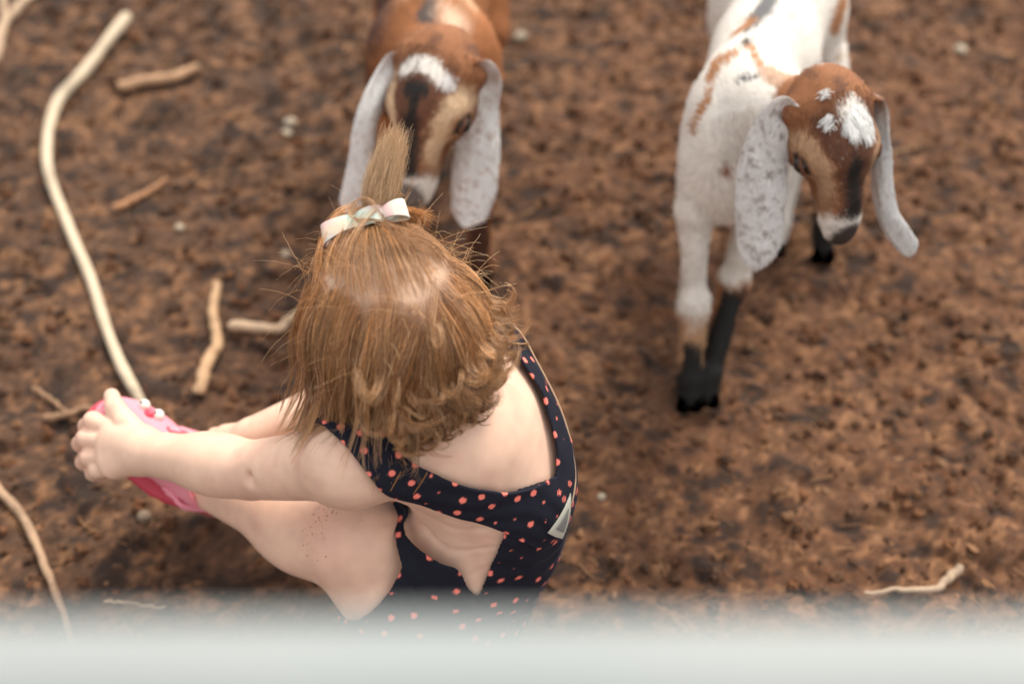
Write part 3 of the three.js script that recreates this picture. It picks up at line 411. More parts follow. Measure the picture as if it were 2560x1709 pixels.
{ // white kid with brown face
  const H = goatHead([0.342, 0.421, -1.207], [0.21, -0.765, 0.61], 0.97);
  const J = { chest: [0.266, 0.30, -1.315], mid: [0.311, 0.315, -1.43], rump: [0.355, 0.325, -1.56] };
  const body = [
    bone(add(J.chest, [0, 0.02, 0]), 0.054, add(J.mid, [0, 0.012, 0]), 0.059, 0.03), bone(add(J.mid, [0, 0.012, 0]), 0.059, J.rump, 0.060, 0.03), bone(add(J.chest, [0, -0.025, 0]), 0.052, add(J.mid, [0, -0.03, 0]), 0.056, 0.03), bone(add(J.chest, [0.005, 0.075, -0.02]), 0.032, add(J.rump, [0, 0.035, 0]), 0.035, 0.05),
    bone([0.278, 0.345, -1.315], 0.056, [0.328, 0.400, -1.235], 0.040, 0.035),
    blob([0.238, 0.305, -1.30], ID, [0.027, 0.06, 0.05], 0.03), blob([0.29, 0.30, -1.285], ID, [0.035, 0.06, 0.05], 0.03), blob([0.258, 0.262, -1.268], ID, [0.035, 0.045, 0.035], 0.03),
    bone([0.230, 0.29, -1.285], 0.029, [0.219, 0.235, -1.262], 0.020, 0.02), bone([0.219, 0.235, -1.262], 0.0185, [0.2265, 0.125, -1.224], 0.0142, 0.012), blob([0.2265, 0.118, -1.218], ID, [0.0195, 0.026, 0.0195], 0.01), bone([0.2265, 0.11, -1.215], 0.0165, [0.225, 0.035, -1.168], 0.0130, 0.01), bone([0.225, 0.035, -1.168], 0.0155, [0.225, 0.016, -1.155], 0.0135, 0.008),
    bone([0.282, 0.285, -1.275], 0.036, [0.292, 0.235, -1.275], 0.026, 0.02), bone([0.296, 0.235, -1.275], 0.021, [0.283, 0.125, -1.262], 0.0155, 0.012), blob([0.280, 0.118, -1.258], ID, [0.020, 0.024, 0.020], 0.01), bone([0.28, 0.112, -1.255], 0.0165, [0.2515, 0.034, -1.178], 0.0130, 0.01), bone([0.2515, 0.034, -1.178], 0.0155, [0.248, 0.016, -1.162], 0.0135, 0.008),
    blob([0.388, 0.30, -1.555], ID, [0.045, 0.085, 0.062], 0.03), blob([0.305, 0.30, -1.575], ID, [0.045, 0.085, 0.062], 0.03),
    ...limb([[0.400, 0.25, -1.53], [0.412, 0.20, -1.485], [0.438, 0.125, -1.505], [0.4335, 0.04, -1.435], [0.4335, 0.016, -1.422]], [0.042, 0.032, 0.017, 0.0135, 0.0135], 0.012),
    ...limb([[0.315, 0.25, -1.55], [0.335, 0.20, -1.50], [0.395, 0.12, -1.515], [0.372, 0.04, -1.45], [0.368, 0.016, -1.435]], [0.042, 0.032, 0.017, 0.0135, 0.0135], 0.012),
    ...limb([[0.36, 0.37, -1.61], [0.368, 0.385, -1.65], [0.37, 0.36, -1.685]], [0.016, 0.014, 0.009], 0.01),
  ];
  const tan = [0.38, 0.17, 0.07], grey = [0.13, 0.125, 0.13];
  const base = (p, n) => {
    let c = mul(white, 1 + 0.04 * noise(p[0] * 30, p[1] * 30, p[2] * 30)); const k = 0.010 * noise(p[0] * 90, p[1] * 60, p[2] * 90), fore = p[2] > -1.34, rightLeg = p[0] < 0.247 - (0.13 - p[1]) * 0.06;
    if (fore && p[1] < 0.2) { if (rightLeg) { c = mixv(c, [0.42, 0.24, 0.13], sstep(0.118, 0.100, p[1] + k)); c = mixv(c, black, sstep(0.089, 0.078, p[1] + k + (Math.abs(n[0]) > 0.78 ? 0.03 : 0))); } else { c = mixv(c, [0.36, 0.15, 0.06], sstep(0.140, 0.126, p[1] + k)); c = mixv(c, black, sstep(0.134, 0.120, p[1] + k + (Math.abs(n[0]) > 0.8 ? 0.04 : 0))); } }  // sideways-facing edges stay brown higher up: a backlit fur rim painted into the coat
    if (!fore && p[1] < 0.24 && p[0] > 0.4) c = mixv(c, p[1] < 0.09 ? black : [0.62, 0.5, 0.4], sstep(0.22, 0.15, p[1] + k));
    return c;
  };
  const coat = spotted([
    [[[0.33, 0.41, -1.50], [0.304, 0.411, -1.431], [0.291, 0.41, -1.406], [0.275, 0.407, -1.390]], 0.0105, grey], [[[0.272, 0.41, -1.360], [0.270, 0.41, -1.349]], 0.0075, [0.05, 0.05, 0.055]], [[[0.280, 0.407, -1.400], [0.258, 0.400, -1.385]], 0.007, tan],
    [[[0.250, 0.405, -1.335], [0.238, 0.399, -1.333], [0.231, 0.392, -1.321]], 0.011, tan], [[[0.231, 0.392, -1.321], [0.224, 0.378, -1.294]], 0.005, tan], [[[0.224, 0.378, -1.294], [0.213, 0.361, -1.288], [0.210, 0.345, -1.280]], 0.0075, tan],
    [[[0.272, 0.411, -1.345], [0.280, 0.413, -1.312], [0.290, 0.418, -1.275]], 0.006, tan], [[[0.288, 0.417, -1.295], [0.303, 0.425, -1.262], [0.312, 0.43, -1.245]], 0.015, mixv(tan, white, 0.25)], [[[0.258, 0.405, -1.292], [0.275, 0.412, -1.290]], 0.005, grey], [[[0.246, 0.314, -1.244]], 0.0075, [0.26, 0.11, 0.05]], [[[0.328, 0.404, -1.413]], 0.005, tan],
    [[[0.415, 0.352, -1.516], [0.408, 0.335, -1.497]], 0.015, tan], [[[0.4, 0.274, -1.493], [0.395, 0.25, -1.488]], 0.007, [0.2, 0.1, 0.06]], [[[0.42, 0.275, -1.51]], 0.008, tan],
  ], base);
  goat({
    name: 'goat_kid', label: 'white spotted goat kid with brown striped face, pale drooping ears and black lower legs', base: [0.29, 0, -1.35], head: H, body, along: [0.36, 0, -0.93], seed: 21, hairs: 80000, lo: [0.13, 0, -1.72], hi: [0.48, 0.50, -1.07],
    coat, face: { blaze: 1.25, pale: 0.6, coreFrom: 0.035, nose: 1, lean: 0, spots: [[[0.0, 0.045, -0.010], 0.02, white]] },
    ears: [
      { mid: [H.at(-0.016, 0.016, 0.028), H.at(-0.016, 0.004, 0.046), [0.277, 0.388, -1.190], [0.273, 0.342, -1.170], [0.274, 0.296, -1.150], [0.277, 0.262, -1.135]], wide: [0.016, 0.040, 0.050, 0.056, 0.052, 0.040], across: [[0.9, 0, -0.3], [0.95, 0.1, 0.25], [0.95, 0.1, 0.3], [0.95, 0.1, 0.3]], speck: { root: white, tone: [0.2, 0.15, 0.13], from: 0.2, much: 0.75 } },
      { mid: [H.at(-0.012, 0.014, -0.036), H.at(-0.012, 0.010, -0.053), [0.401, 0.395, -1.208], [0.407, 0.352, -1.185], [0.417, 0.318, -1.165], [0.437, 0.293, -1.145], [0.447, 0.283, -1.138]], wide: [0.014, 0.026, 0.026, 0.026, 0.027, 0.030, 0.027], across: [[0.3, 0, 1], [0.75, 0.1, 0.9], [0.8, 0.3, 0.6], [0.8, 0.5, 0.5]], speck: { tone: [0.3, 0.26, 0.24], from: 0.35, much: 0.55 } },
    ],
    hooves: [[[0.225, 0, -1.150], [0, 0, 1]], [[0.248, 0, -1.157], [0, 0, 1]], [[0.4335, 0, -1.416], [-0.1, 0, 1]], [[0.368, 0, -1.430], [-0.1, 0, 1]]],
    tuft: [[0.004, 0.045, -0.010, 1500, 0.020, 0.0145, [1, 0.05]], [0.0, 0.045, 0.022, 160, 0.011, 0.008, [0.6, 0.6]], [-0.03, 0.04, 0.018, 90, 0.008, 0.007, [0.3, 0.5]]],
  });
}
{ // brown kid behind the child
  const H = goatHead([-0.086, 0.371, -1.340], [-0.27, -0.68, 0.68], 1.05, 0.05);
  const J = { chest: [-0.101, 0.30, -1.47], mid: [-0.106, 0.305, -1.60], rump: [-0.108, 0.315, -1.74] };
  const body = [
    bone(add(J.chest, [0, 0.02, 0]), 0.060, add(J.mid, [0, 0.01, 0]), 0.066, 0.03), bone(add(J.mid, [0, 0.01, 0]), 0.066, J.rump, 0.064, 0.03), bone(add(J.chest, [0, -0.03, 0]), 0.062, add(J.mid, [0, -0.03, 0]), 0.066, 0.03), bone(add(J.chest, [0, 0.075, -0.01]), 0.030, add(J.rump, [0, 0.04, 0]), 0.035, 0.05),
    bone([-0.098, 0.335, -1.44], 0.058, [-0.097, 0.36, -1.37], 0.042, 0.035),
    blob([-0.148, 0.30, -1.455], ID, [0.034, 0.065, 0.05], 0.03), blob([-0.05, 0.30, -1.455], ID, [0.034, 0.065, 0.05], 0.03), blob([-0.098, 0.255, -1.42], ID, [0.04, 0.05, 0.035], 0.03),
    ...limb([[-0.05, 0.28, -1.44], [-0.046, 0.23, -1.425], [-0.045, 0.125, -1.392], [-0.044, 0.04, -1.378], [-0.043, 0.016, -1.372]], [0.034, 0.026, 0.0175, 0.0135, 0.0135], 0.012),
    ...limb([[-0.146, 0.28, -1.44], [-0.148, 0.23, -1.425], [-0.138, 0.125, -1.40], [-0.120, 0.04, -1.385], [-0.118, 0.016, -1.380]], [0.034, 0.026, 0.0175, 0.0135, 0.0135], 0.012),
    blob([-0.052, 0.29, -1.74], ID, [0.045, 0.085, 0.062], 0.03), blob([-0.148, 0.29, -1.74], ID, [0.045, 0.085, 0.062], 0.03),
    ...limb([[-0.045, 0.25, -1.72], [-0.04, 0.20, -1.67], [-0.04, 0.125, -1.72], [-0.04, 0.04, -1.68], [-0.04, 0.016, -1.672]], [0.042, 0.032, 0.017, 0.0135, 0.0135], 0.012),
    ...limb([[-0.155, 0.25, -1.72], [-0.16, 0.20, -1.67], [-0.16, 0.125, -1.72], [-0.16, 0.04, -1.68], [-0.16, 0.016, -1.672]], [0.042, 0.032, 0.017, 0.0135, 0.0135], 0.012),
    ...limb([[-0.10, 0.37, -1.80], [-0.10, 0.39, -1.84], [-0.10, 0.365, -1.875]], [0.016, 0.014, 0.009], 0.01),
  ];
  const rust = [0.29, 0.105, 0.034], base = (p, n) => { let c = mul(rust, 1 + 0.16 * noise(p[0] * 26, p[1] * 22, p[2] * 26)); if (p[1] < 0.19 && p[2] > -1.5) { const k = 0.01 * noise(p[0] * 80, p[1] * 60, p[2] * 80); c = mixv(c, [0.07, 0.03, 0.018], sstep(0.2, 0.13, p[1] + k) * (Math.abs(n[0]) < 0.8 ? 0.95 : 0.2)); } return c; };
  const coat = spotted([
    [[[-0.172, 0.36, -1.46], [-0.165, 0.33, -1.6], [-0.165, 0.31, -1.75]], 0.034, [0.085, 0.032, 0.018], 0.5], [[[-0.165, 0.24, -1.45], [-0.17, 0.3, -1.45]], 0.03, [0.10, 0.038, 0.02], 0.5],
    [[[-0.095, 0.42, -1.44], [-0.092, 0.43, -1.55], [-0.092, 0.43, -1.8]], 0.0165, [0.30, 0.29, 0.27], 0.35], [[[-0.10, 0.40, -1.42], [-0.103, 0.425, -1.46]], 0.014, [0.05, 0.04, 0.04], 0.4],
    [[[-0.045, 0.40, -1.49], [-0.05, 0.41, -1.56], [-0.05, 0.41, -1.8]], 0.026, [0.66, 0.42, 0.26], 0.6], [[[-0.132, 0.405, -1.47]], 0.016, [0.50, 0.27, 0.15], 0.5], [[[-0.07, 0.39, -1.43]], 0.02, [0.60, 0.40, 0.28], 0.7],
  ], base);
  goat({
    name: 'goat_kid', label: 'rust brown goat kid with dark blaze and white speckled ears, facing the toddler', base: [-0.098, 0, -1.5], head: H, body, along: [0, 0, -1], seed: 22, hairs: 60000, lo: [-0.24, 0, -1.9], hi: [0.04, 0.47, -1.17],
    coat, face: { blaze: 1.1, pale: 1.15, coreFrom: 0.012, nose: 0.85, lean: 0, spots: [[[-0.006, 0.046, 0.0], 0.0105, white], [[-0.002, 0.043, 0.018], 0.0095, white], [[-0.001, 0.043, -0.017], 0.0105, white], [[0.004, 0.038, -0.029], 0.009, [0.66, 0.64, 0.62]], [[0.003, 0.04, 0.028], 0.007, white], [[0.022, 0.046, 0.002], 0.013, black]] },
    ears: [
      { mid: [H.at(-0.016, 0.016, 0.028), H.at(-0.016, 0.004, 0.046), [-0.166, 0.338, -1.318], [-0.177, 0.292, -1.287], [-0.186, 0.256, -1.264], [-0.192, 0.236, -1.253]], wide: [0.016, 0.030, 0.030, 0.033, 0.034, 0.029], across: [[0.9, 0, -0.5], [0.8, 0.1, -0.6], [0.85, 0.05, -0.5], [0.9, 0.05, -0.4]], speck: { tone: [0.36, 0.25, 0.19], from: 0.3, much: 0.6 } },
      { mid: [H.at(-0.016, 0.016, -0.028), H.at(-0.016, 0.004, -0.046), [-0.042, 0.338, -1.32], [-0.044, 0.292, -1.293], [-0.049, 0.25, -1.265], [-0.056, 0.221, -1.248]], wide: [0.016, 0.042, 0.051, 0.057, 0.052, 0.036], across: [[0.9, 0, 0.3], [0.95, 0.1, 0.1], [0.95, 0.1, 0.1], [0.95, 0.1, 0.1]], speck: { tone: [0.33, 0.22, 0.16], from: 0.26, much: 0.72 } },
    ],
    hooves: [[[-0.043, 0, -1.366], [0, 0, 1]], [[-0.118, 0, -1.374], [0, 0, 1]], [[-0.04, 0, -1.666], [0, 0, 1]], [[-0.16, 0, -1.666], [0, 0, 1]]],
  });
}


// ---------- the child ----------
const KID = [-0.06, 0, -0.84];
const kid = thing('person', 'toddler in dark coral dotted dungarees with pastel hair bow, squatting and holding pink boots', 'person', KID);
const put = (geo) => shift(geo, KID);
{
  const PARTING = [[-0.185, 0.478, -0.905], [-0.160, 0.494, -0.885], [-0.12, 0.508, -0.862], [-0.0751, 0.5115, -0.8473], [-0.062, 0.513, -0.873], [-0.052, 0.508, -0.905], [-0.058, 0.496, -0.935]];
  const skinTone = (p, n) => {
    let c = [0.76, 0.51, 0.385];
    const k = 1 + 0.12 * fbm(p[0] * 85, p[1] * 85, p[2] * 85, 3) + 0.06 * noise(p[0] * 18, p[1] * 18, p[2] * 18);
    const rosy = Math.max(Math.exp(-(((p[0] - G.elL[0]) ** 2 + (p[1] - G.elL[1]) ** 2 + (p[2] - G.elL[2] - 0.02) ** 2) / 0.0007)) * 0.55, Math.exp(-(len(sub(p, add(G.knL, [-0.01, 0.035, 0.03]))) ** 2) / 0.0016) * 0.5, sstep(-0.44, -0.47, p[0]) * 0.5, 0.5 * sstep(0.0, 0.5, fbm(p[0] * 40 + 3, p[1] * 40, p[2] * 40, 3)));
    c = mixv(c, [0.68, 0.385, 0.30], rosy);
    if (p[1] > 0.38 && cranF(...p) < 0.006) { const q = sub(p, G.head), f = dot(q, HEAD[0]), u = dot(q, HEAD[1]); if (u > 0.0 - f * 0.2 || f < -0.03) { const wx = p[0] + 0.0751, wy = (p[1] - 0.5115) * 0.669 - (p[2] + 0.8473) * 0.743, wa = (Math.atan2(wy, wx) * 180 / Math.PI + 360) % 360, thin = sstep(60, 72, wa) * sstep(192, 172, wa) * sstep(0.118, 0.09, Math.hypot(wx, wy)); c = mixv(c, mixv(mixv([0.20, 0.09, 0.04], [0.56, 0.385, 0.28], thin), [0.48, 0.32, 0.22], 0.85 * Math.exp(-Math.max(0, nearLine(PARTING, ...p)[0] - 0.002) / 0.008)), 0.92); } const lip = Math.abs(dot(q, HEAD[2])) < 0.014 && f > 0.074 && u < -0.059 && u > -0.075; if (lip) c = [0.5, 0.2, 0.18]; }  // scalp pale where hair is thin; elsewhere darkened, painted shade for gaps between strands
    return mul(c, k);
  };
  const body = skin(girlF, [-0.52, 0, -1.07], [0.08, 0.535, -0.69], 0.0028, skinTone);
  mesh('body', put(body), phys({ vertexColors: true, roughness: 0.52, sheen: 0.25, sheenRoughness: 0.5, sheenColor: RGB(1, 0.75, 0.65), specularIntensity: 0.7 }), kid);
  for (const s of [1, -1]) { const e = new THREE.SphereGeometry(0.0105, 20, 14); e.translate(...inHead(0.067, -0.027, 0.029 * s)); const white = [0.75, 0.72, 0.68], iris = [0.05, 0.07, 0.1]; const look = inHead(0.0772, -0.029, 0.029 * s); mesh('eye', put(paintVerts(e, (p) => (len(sub(p, look)) < 0.0052 ? iris : white))), std({ vertexColors: true, roughness: 0.1 }), kid); }
  // dirt caught on the knee
  const r = rng(77), grit = [];
  for (let i = 0; i < 150; i++) { const a = r() < 0.45 ? [-0.196, 0.21, -0.812] : [-0.172, 0.228, -0.824], q = settle(girlF, add(a, [(r() - 0.5) * 0.055, (r() - 0.5) * 0.03, (r() - 0.5) * 0.05]), 0.0001), s = 0.00022 + 0.0006 * Math.pow(r(), 5); grit.push(new THREE.IcosahedronGeometry(s, 0).translate(...q)); }
  mesh('dirt', put(mergeGeometries(grit)), std({ color: RGB(0.24, 0.115, 0.07), roughness: 1 }), kid, 'brown specks of dirt on the knee', 'stuff');
}
// dungarees: cloth shells lying on the body, printed with dots
const clothM = phys({ vertexColors: true, roughness: 0.82, sheen: 0.35, sheenRoughness: 0.5, sheenColor: RGB(0.3, 0.33, 0.5), specularIntensity: 0.4 });
function dotted(geo, seed) {
  const p = geo.attributes.position, r = rng(seed), spots = [], grid = new Map(), S = 0.02, key = (a) => Math.floor(a[0] / S) + ',' + Math.floor(a[1] / S) + ',' + Math.floor(a[2] / S);
  const near = (q, fn) => { for (let i = -1; i < 2; i++) for (let j = -1; j < 2; j++) for (let k = -1; k < 2; k++) { const l = grid.get((Math.floor(q[0] / S) + i) + ',' + (Math.floor(q[1] / S) + j) + ',' + (Math.floor(q[2] / S) + k)); if (l) for (const s of l) if (fn(s)) return true; } return false; };
  for (let i = 0; i < 9000; i++) { const v = Math.floor(r() * p.count), q = [p.getX(v), p.getY(v), p.getZ(v)]; if (near(q, (s) => len(sub(q, s)) < 0.0172)) continue; spots.push(q); const k = key(q); (grid.get(k) || grid.set(k, []).get(k)).push(q); }
  return paintVerts(geo, (q) => {
    const w = 1 + 0.25 * fbm(q[0] * 300, q[1] * 300, q[2] * 300, 2); let best = 1; near(q, (s) => { best = Math.min(best, len(sub(q, s))); });
    const k = sstep(0.0036, 0.0029, best); return mixv(mul([0.0105, 0.0115, 0.021], w), mul([0.86, 0.215, 0.165], 0.95 + 0.1 * w), k);
  });
}
const thighL = bone(G.hipL, 0.062, G.knL, 0.05), thighR = bone(G.hipR, 0.062, G.knR, 0.048), seat = field([...torso, thighL, thighR]);
const tDir = (h, k) => unit(sub(k, h)), dirL = tDir(G.hipL, G.knL), dirR = tDir(G.hipR, G.knR);
const wrinkle = (x, y, z) => 0.0016 * noise(x * 45, y * 30, z * 45) + 0.0012 * Math.sin((y + 0.4 * noise(x * 12, y * 12, z * 12) * 0.1) * 260 + x * 120) * 0.5;
function shellOf(base, off, half, region) { return (x, y, z) => { const d = Math.abs(base(x, y, z) - off - wrinkle(x, y, z)) - half; return d > 0.012 ? d : smax(d, region(x, y, z), 0.0016); }; }
{
  const top = (t) => { const a = Math.abs(t); if (a < 40) return lerp(0.213, 0.075, sstep(34.5, 39.5, a)); return lerp(lerp(0.075, 0.112, sstep(40, 62, a)), 0.262, sstep(108, 126, a)); };
  const region = (x, y, z) => {
    const [a, t] = round([x, y, z]); let d = (a - top(t)) * (Math.abs(Math.abs(t) - 37) < 4 || Math.abs(Math.abs(t) - 117) < 9 ? 0.12 : 0.7);
    const cut = (b, hip, dir, far) => Math.min((x - hip[0]) * dir[0] + (y - hip[1]) * dir[1] + (z - hip[2]) * dir[2] - far - 6 * Math.max(0, y - 0.1385) ** 2, torsoF(x, y, z) - b.d(x, y, z));
    return Math.max(d, cut(thighL, G.hipL, dirL, 0.080), cut(thighR, G.hipR, dirR, 0.084));
  };
  const flare = (x, y, z) => { const [a, t] = round([x, y, z]); return 0.010 * sstep(40, 70, Math.abs(t)) * sstep(118, 95, Math.abs(t)) * sstep(0.03, 0.1, a) * sstep(0.15, 0.12, a); };
  const geo = skin(shellOf((x, y, z) => seat(x, y, z) - flare(x, y, z), 0.0045, 0.0016, region), [-0.215, 0.004, -1.07], [0.075, 0.40, -0.69], 0.0019);
  mesh('dungarees', put(dotted(geo, 5)), clothM, kid);
  const line = (pts) => pts.map((p) => settle(torsoF, p, 0.004));
  const backL = line(curve([[-0.192, 0.318, -0.857], [-0.174, 0.355, -0.836], [-0.153, 0.380, -0.813], [-0.133, 0.373, -0.793], [-0.1055, 0.351, -0.7797], [-0.071, 0.3235, -0.7843], [-0.0307, 0.2995, -0.7873], [0.0107, 0.2746, -0.795], [0.037, 0.2565, -0.807]], 40));
  const backR = line(curve([[-0.125, 0.27, -0.955], [-0.085, 0.325, -0.962], [-0.045, 0.36, -0.955], [-0.004, 0.362, -0.943], [0.0125, 0.347, -0.9184], [0.034, 0.322, -0.886], [0.047, 0.294, -0.858], [0.049, 0.27, -0.832], [0.043, 0.253, -0.812]], 40));
  for (const [pts, wide, seed] of [[backL, (s) => 0.0165 + 0.006 * s + 0.016 * sstep(0.78, 1, s), 11], [backR, (s) => 0.0155 + 0.004 * s + 0.008 * sstep(0.8, 1, s), 12]]) {
    const lo = [0, 1, 2].map((i) => Math.min(...pts.map((p) => p[i])) - 0.045), hi = [0, 1, 2].map((i) => Math.max(...pts.map((p) => p[i])) + 0.045);
    const reg = (x, y, z) => { const [d, s] = nearLine(pts, x, y, z); return d - wide(s); };
    const geo2 = skin(shellOf(torsoF, 0.0078, 0.0015, reg), lo, hi, 0.0014);
    const strap = mesh('strap', put(dotted(geo2, seed)), clothM, kid);
    if (seed === 11) for (const [a, b] of [[[-0.1153, 0.3475, -0.7726], [-0.0985, 0.3655, -0.7855]], [[-0.0955, 0.331, -0.7745], [-0.080, 0.350, -0.789]]]) {
      const q = curve([a, mixv(a, b, 0.5), b], 10).map((p) => settle(torsoF, p, 0.0098)); mesh('slider', put(tube(q, 0.0008, 14, 6)), std({ color: RGB(0.25, 0.11, 0.04), roughness: 0.5, metalness: 0.3 }), strap, 'thin brown adjuster bar across the strap');
    } else {
      const q = curve([[-0.006, 0.358, -0.926], [0.006, 0.355, -0.934], [0.012, 0.347, -0.942]], 8).map((p) => settle(torsoF, p, 0.0102)); mesh('slider', put(tube(q, 0.0011, 10, 6)), std({ color: RGB(0.35, 0.2, 0.1), roughness: 0.45, metalness: 0.3 }), strap);
      const edge = pts.slice(14, 40).map((p) => { const g = grad(torsoF, p), t = cross(g, unit(sub(pts[20], pts[19]))); return settle(torsoF, add(p, mul(t, t[0] > 0 ? 0.0145 : -0.0145)), 0.0095); }); mesh('edge_binding', put(tube(edge, 0.0011, 40, 6)), std({ color: RGB(0.45, 0.3, 0.2), roughness: 0.9 }), strap, 'tan binding along the outer edge');
    }
  }
  // triangular badge on the back
  const T = [[0.0485, 0.2645, -0.825], [0.0275, 0.247, -0.797], [0.042, 0.2215, -0.806]], n = 9, mid = mul(add(add(T[0], T[1]), T[2]), 1 / 3);
  const badge = (k, off, thick) => { const P = [], I = []; for (const h of [off + thick, off]) for (let i = 0; i <= n; i++) for (let j = 0; j <= n - i; j++) { const q = add(add(mul(T[0], i / n), mul(T[1], j / n)), mul(T[2], (n - i - j) / n)); P.push(...settle(torsoF, mixv(mid, q, k), h)); } const M = (n + 1) * (n + 2) / 2, at = (i, j) => i * (n + 1) - i * (i - 1) / 2 + j; for (let i = 0; i < n; i++) for (let j = 0; j < n - i; j++) { const a = at(i, j), b = at(i + 1, j), c = at(i, j + 1); I.push(a, b, c, a + M, c + M, b + M); if (j < n - i - 1) { const d = at(i + 1, j + 1); I.push(b, d, c, b + M, c + M, d + M); } } for (let i = 0; i < n; i++) for (const [a, b] of [[at(i, 0), at(i + 1, 0)], [at(0, i), at(0, i + 1)], [at(i, n - i), at(i + 1, n - i - 1)]]) I.push(a, b, a + M, b, b + M, a + M); const g = new THREE.BufferGeometry(); g.setAttribute('position', new THREE.BufferAttribute(new Float32Array(P), 3)); g.setIndex(I); g.computeVertexNormals(); return g; };
  const b = mesh('badge', put(badge(1, 0.0108, 0.0012)), std({ color: RGB(0.5, 0.49, 0.42), roughness: 0.9 }), kid, 'cream triangular cloth badge');
  mesh('badge_centre', put(badge(0.5, 0.0122, 0.0007)), std({ color: RGB(0.2, 0.2, 0.19), roughness: 0.9 }), b);
}
// boots
function boot(heel, toe, shin, label) {
  const s = unit(sub(toe, heel)); let n = unit(sub(shin, mul(s, dot(shin, s)))); const w = cross(s, n), L = len(sub(toe, heel)), at = (a, b, c) => add(heel, add(add(mul(s, a), mul(n, b)), mul(w, c))), A = [s, n, w];
  const ankle = at(0.024, 0.050, 0), cuff = add(ankle, mul(unit(shin), 0.008));
  const outer = field([blob(at(0.030, 0.022, 0), A, [0.036, 0.028, 0.029], 0.02), blob(at(L - 0.052, 0.022, 0), A, [0.054, 0.026, 0.0345], 0.02), bone(at(0.03, 0.03, 0), 0.028, ankle, 0.031, 0.02), bone(at(L - 0.075, 0.028, 0), 0.026, ankle, 0.028, 0.02), bone(ankle, 0.031, cuff, 0.033, 0.01)]);
  const inner = bone(add(ankle, mul(unit(shin), 0.004)), 0.0275, add(cuff, mul(unit(shin), 0.03)), 0.031), lid = (x, y, z) => dot(sub([x, y, z], cuff), unit(shin)) - 0.002, floor = (x, y, z) => -(dot(sub([x, y, z], heel), n) + 0.004);
  const f = (x, y, z) => smax(smax(smax(outer(x, y, z), -inner.d(x, y, z), 0.002), lid(x, y, z), 0.002), floor(x, y, z), 0.004);
  const m = add(heel, mul(s, L / 2)), lo = sub(m, [0.13, 0.11, 0.1]), hi = add(m, [0.14, 0.14, 0.13]);
  const b = mesh('boot', put(skin(f, lo, hi, 0.0026, (p) => mul([0.80, 0.29, 0.36], 1 + 0.05 * noise(p[0] * 60, p[1] * 60, p[2] * 60)))), phys({ vertexColors: true, roughness: 0.6, specularIntensity: 0.5 }), kid, label);
  const soleF = field([blob(at(0.032, -0.003, 0), A, [0.046, 0.008, 0.034], 0.012), blob(at(L - 0.052, -0.003, 0), A, [0.059, 0.008, 0.040], 0.03)]);
  mesh('sole', put(skin((x, y, z) => smax(soleF(x, y, z), -(dot(sub([x, y, z], heel), n) + 0.009), 0.002), sub(lo, [0.02, 0.02, 0.02]), hi, 0.0026)), std({ color: RGB(0.55, 0.045, 0.085), roughness: 0.5 }), b);
  return { b, at, A, L, outer };
}
{
  const shinL = unit(sub(G.knL, G.anL)), B = boot([-0.340, 0.094, -0.945], [-0.460, 0.182, -0.994], shinL, 'pink rubber boot with an animal face, held by its toe');
  const pink = phys({ color: RGB(0.82, 0.30, 0.38), roughness: 0.45 }), place = (p, h) => settle(B.outer, p, h);
  const face = (eyes, nose) => {
    for (const e of eyes) { const c = place(e, 0.001), g = grad(B.outer, c); const ball = new THREE.SphereGeometry(0.0068, 18, 12).translate(...c); mesh('eye', put(ball), std({ color: RGB(0.82, 0.8, 0.76), roughness: 0.25 }), B.b); const k = add(c, mul(unit(add(mul(g, 0.7), [-0.6, 0.25, 0.35])), 0.0056)); mesh('pupil', put(new THREE.SphereGeometry(0.0022, 10, 8).translate(...k)), std({ color: RGB(0.02, 0.012, 0.012), roughness: 0.2 }), B.b); }
    mesh('snout', put(new THREE.SphereGeometry(0.0058, 16, 10).scale(1.3, 0.8, 1).translate(...place(nose, 0))), std({ color: RGB(0.62, 0.07, 0.12), roughness: 0.4 }), B.b);
  };
  face([[-0.4074, 0.190, -0.9870], [-0.390, 0.186, -0.979]], [-0.399, 0.188, -0.979]);
  for (const [a, b, c] of [[[-0.372, 0.192, -0.968], [-0.353, 0.194, -0.976], [-0.330, 0.186, -0.970]], [[-0.378, 0.146, -0.916], [-0.356, 0.140, -0.908], [-0.334, 0.132, -0.918]]]) for (const o of [0, 0.007]) mesh('ear_flap', put(tube([a, mixv(a, b, 0.6), b, mixv(b, c, 0.6), c].map((q, i) => add(place(add(q, [0, -o, o * 0.6]), 0.0012), i === 2 ? mul(grad(B.outer, q), 0.003) : [0, 0, 0])), 0.0031, 24, 8)), pink, B.b);
  const shinR = unit(sub(G.knR, G.anR)); boot([-0.305, 0.03, -0.985], [-0.432, 0.10, -1.005], shinR, 'pink rubber boot on the far foot');
}
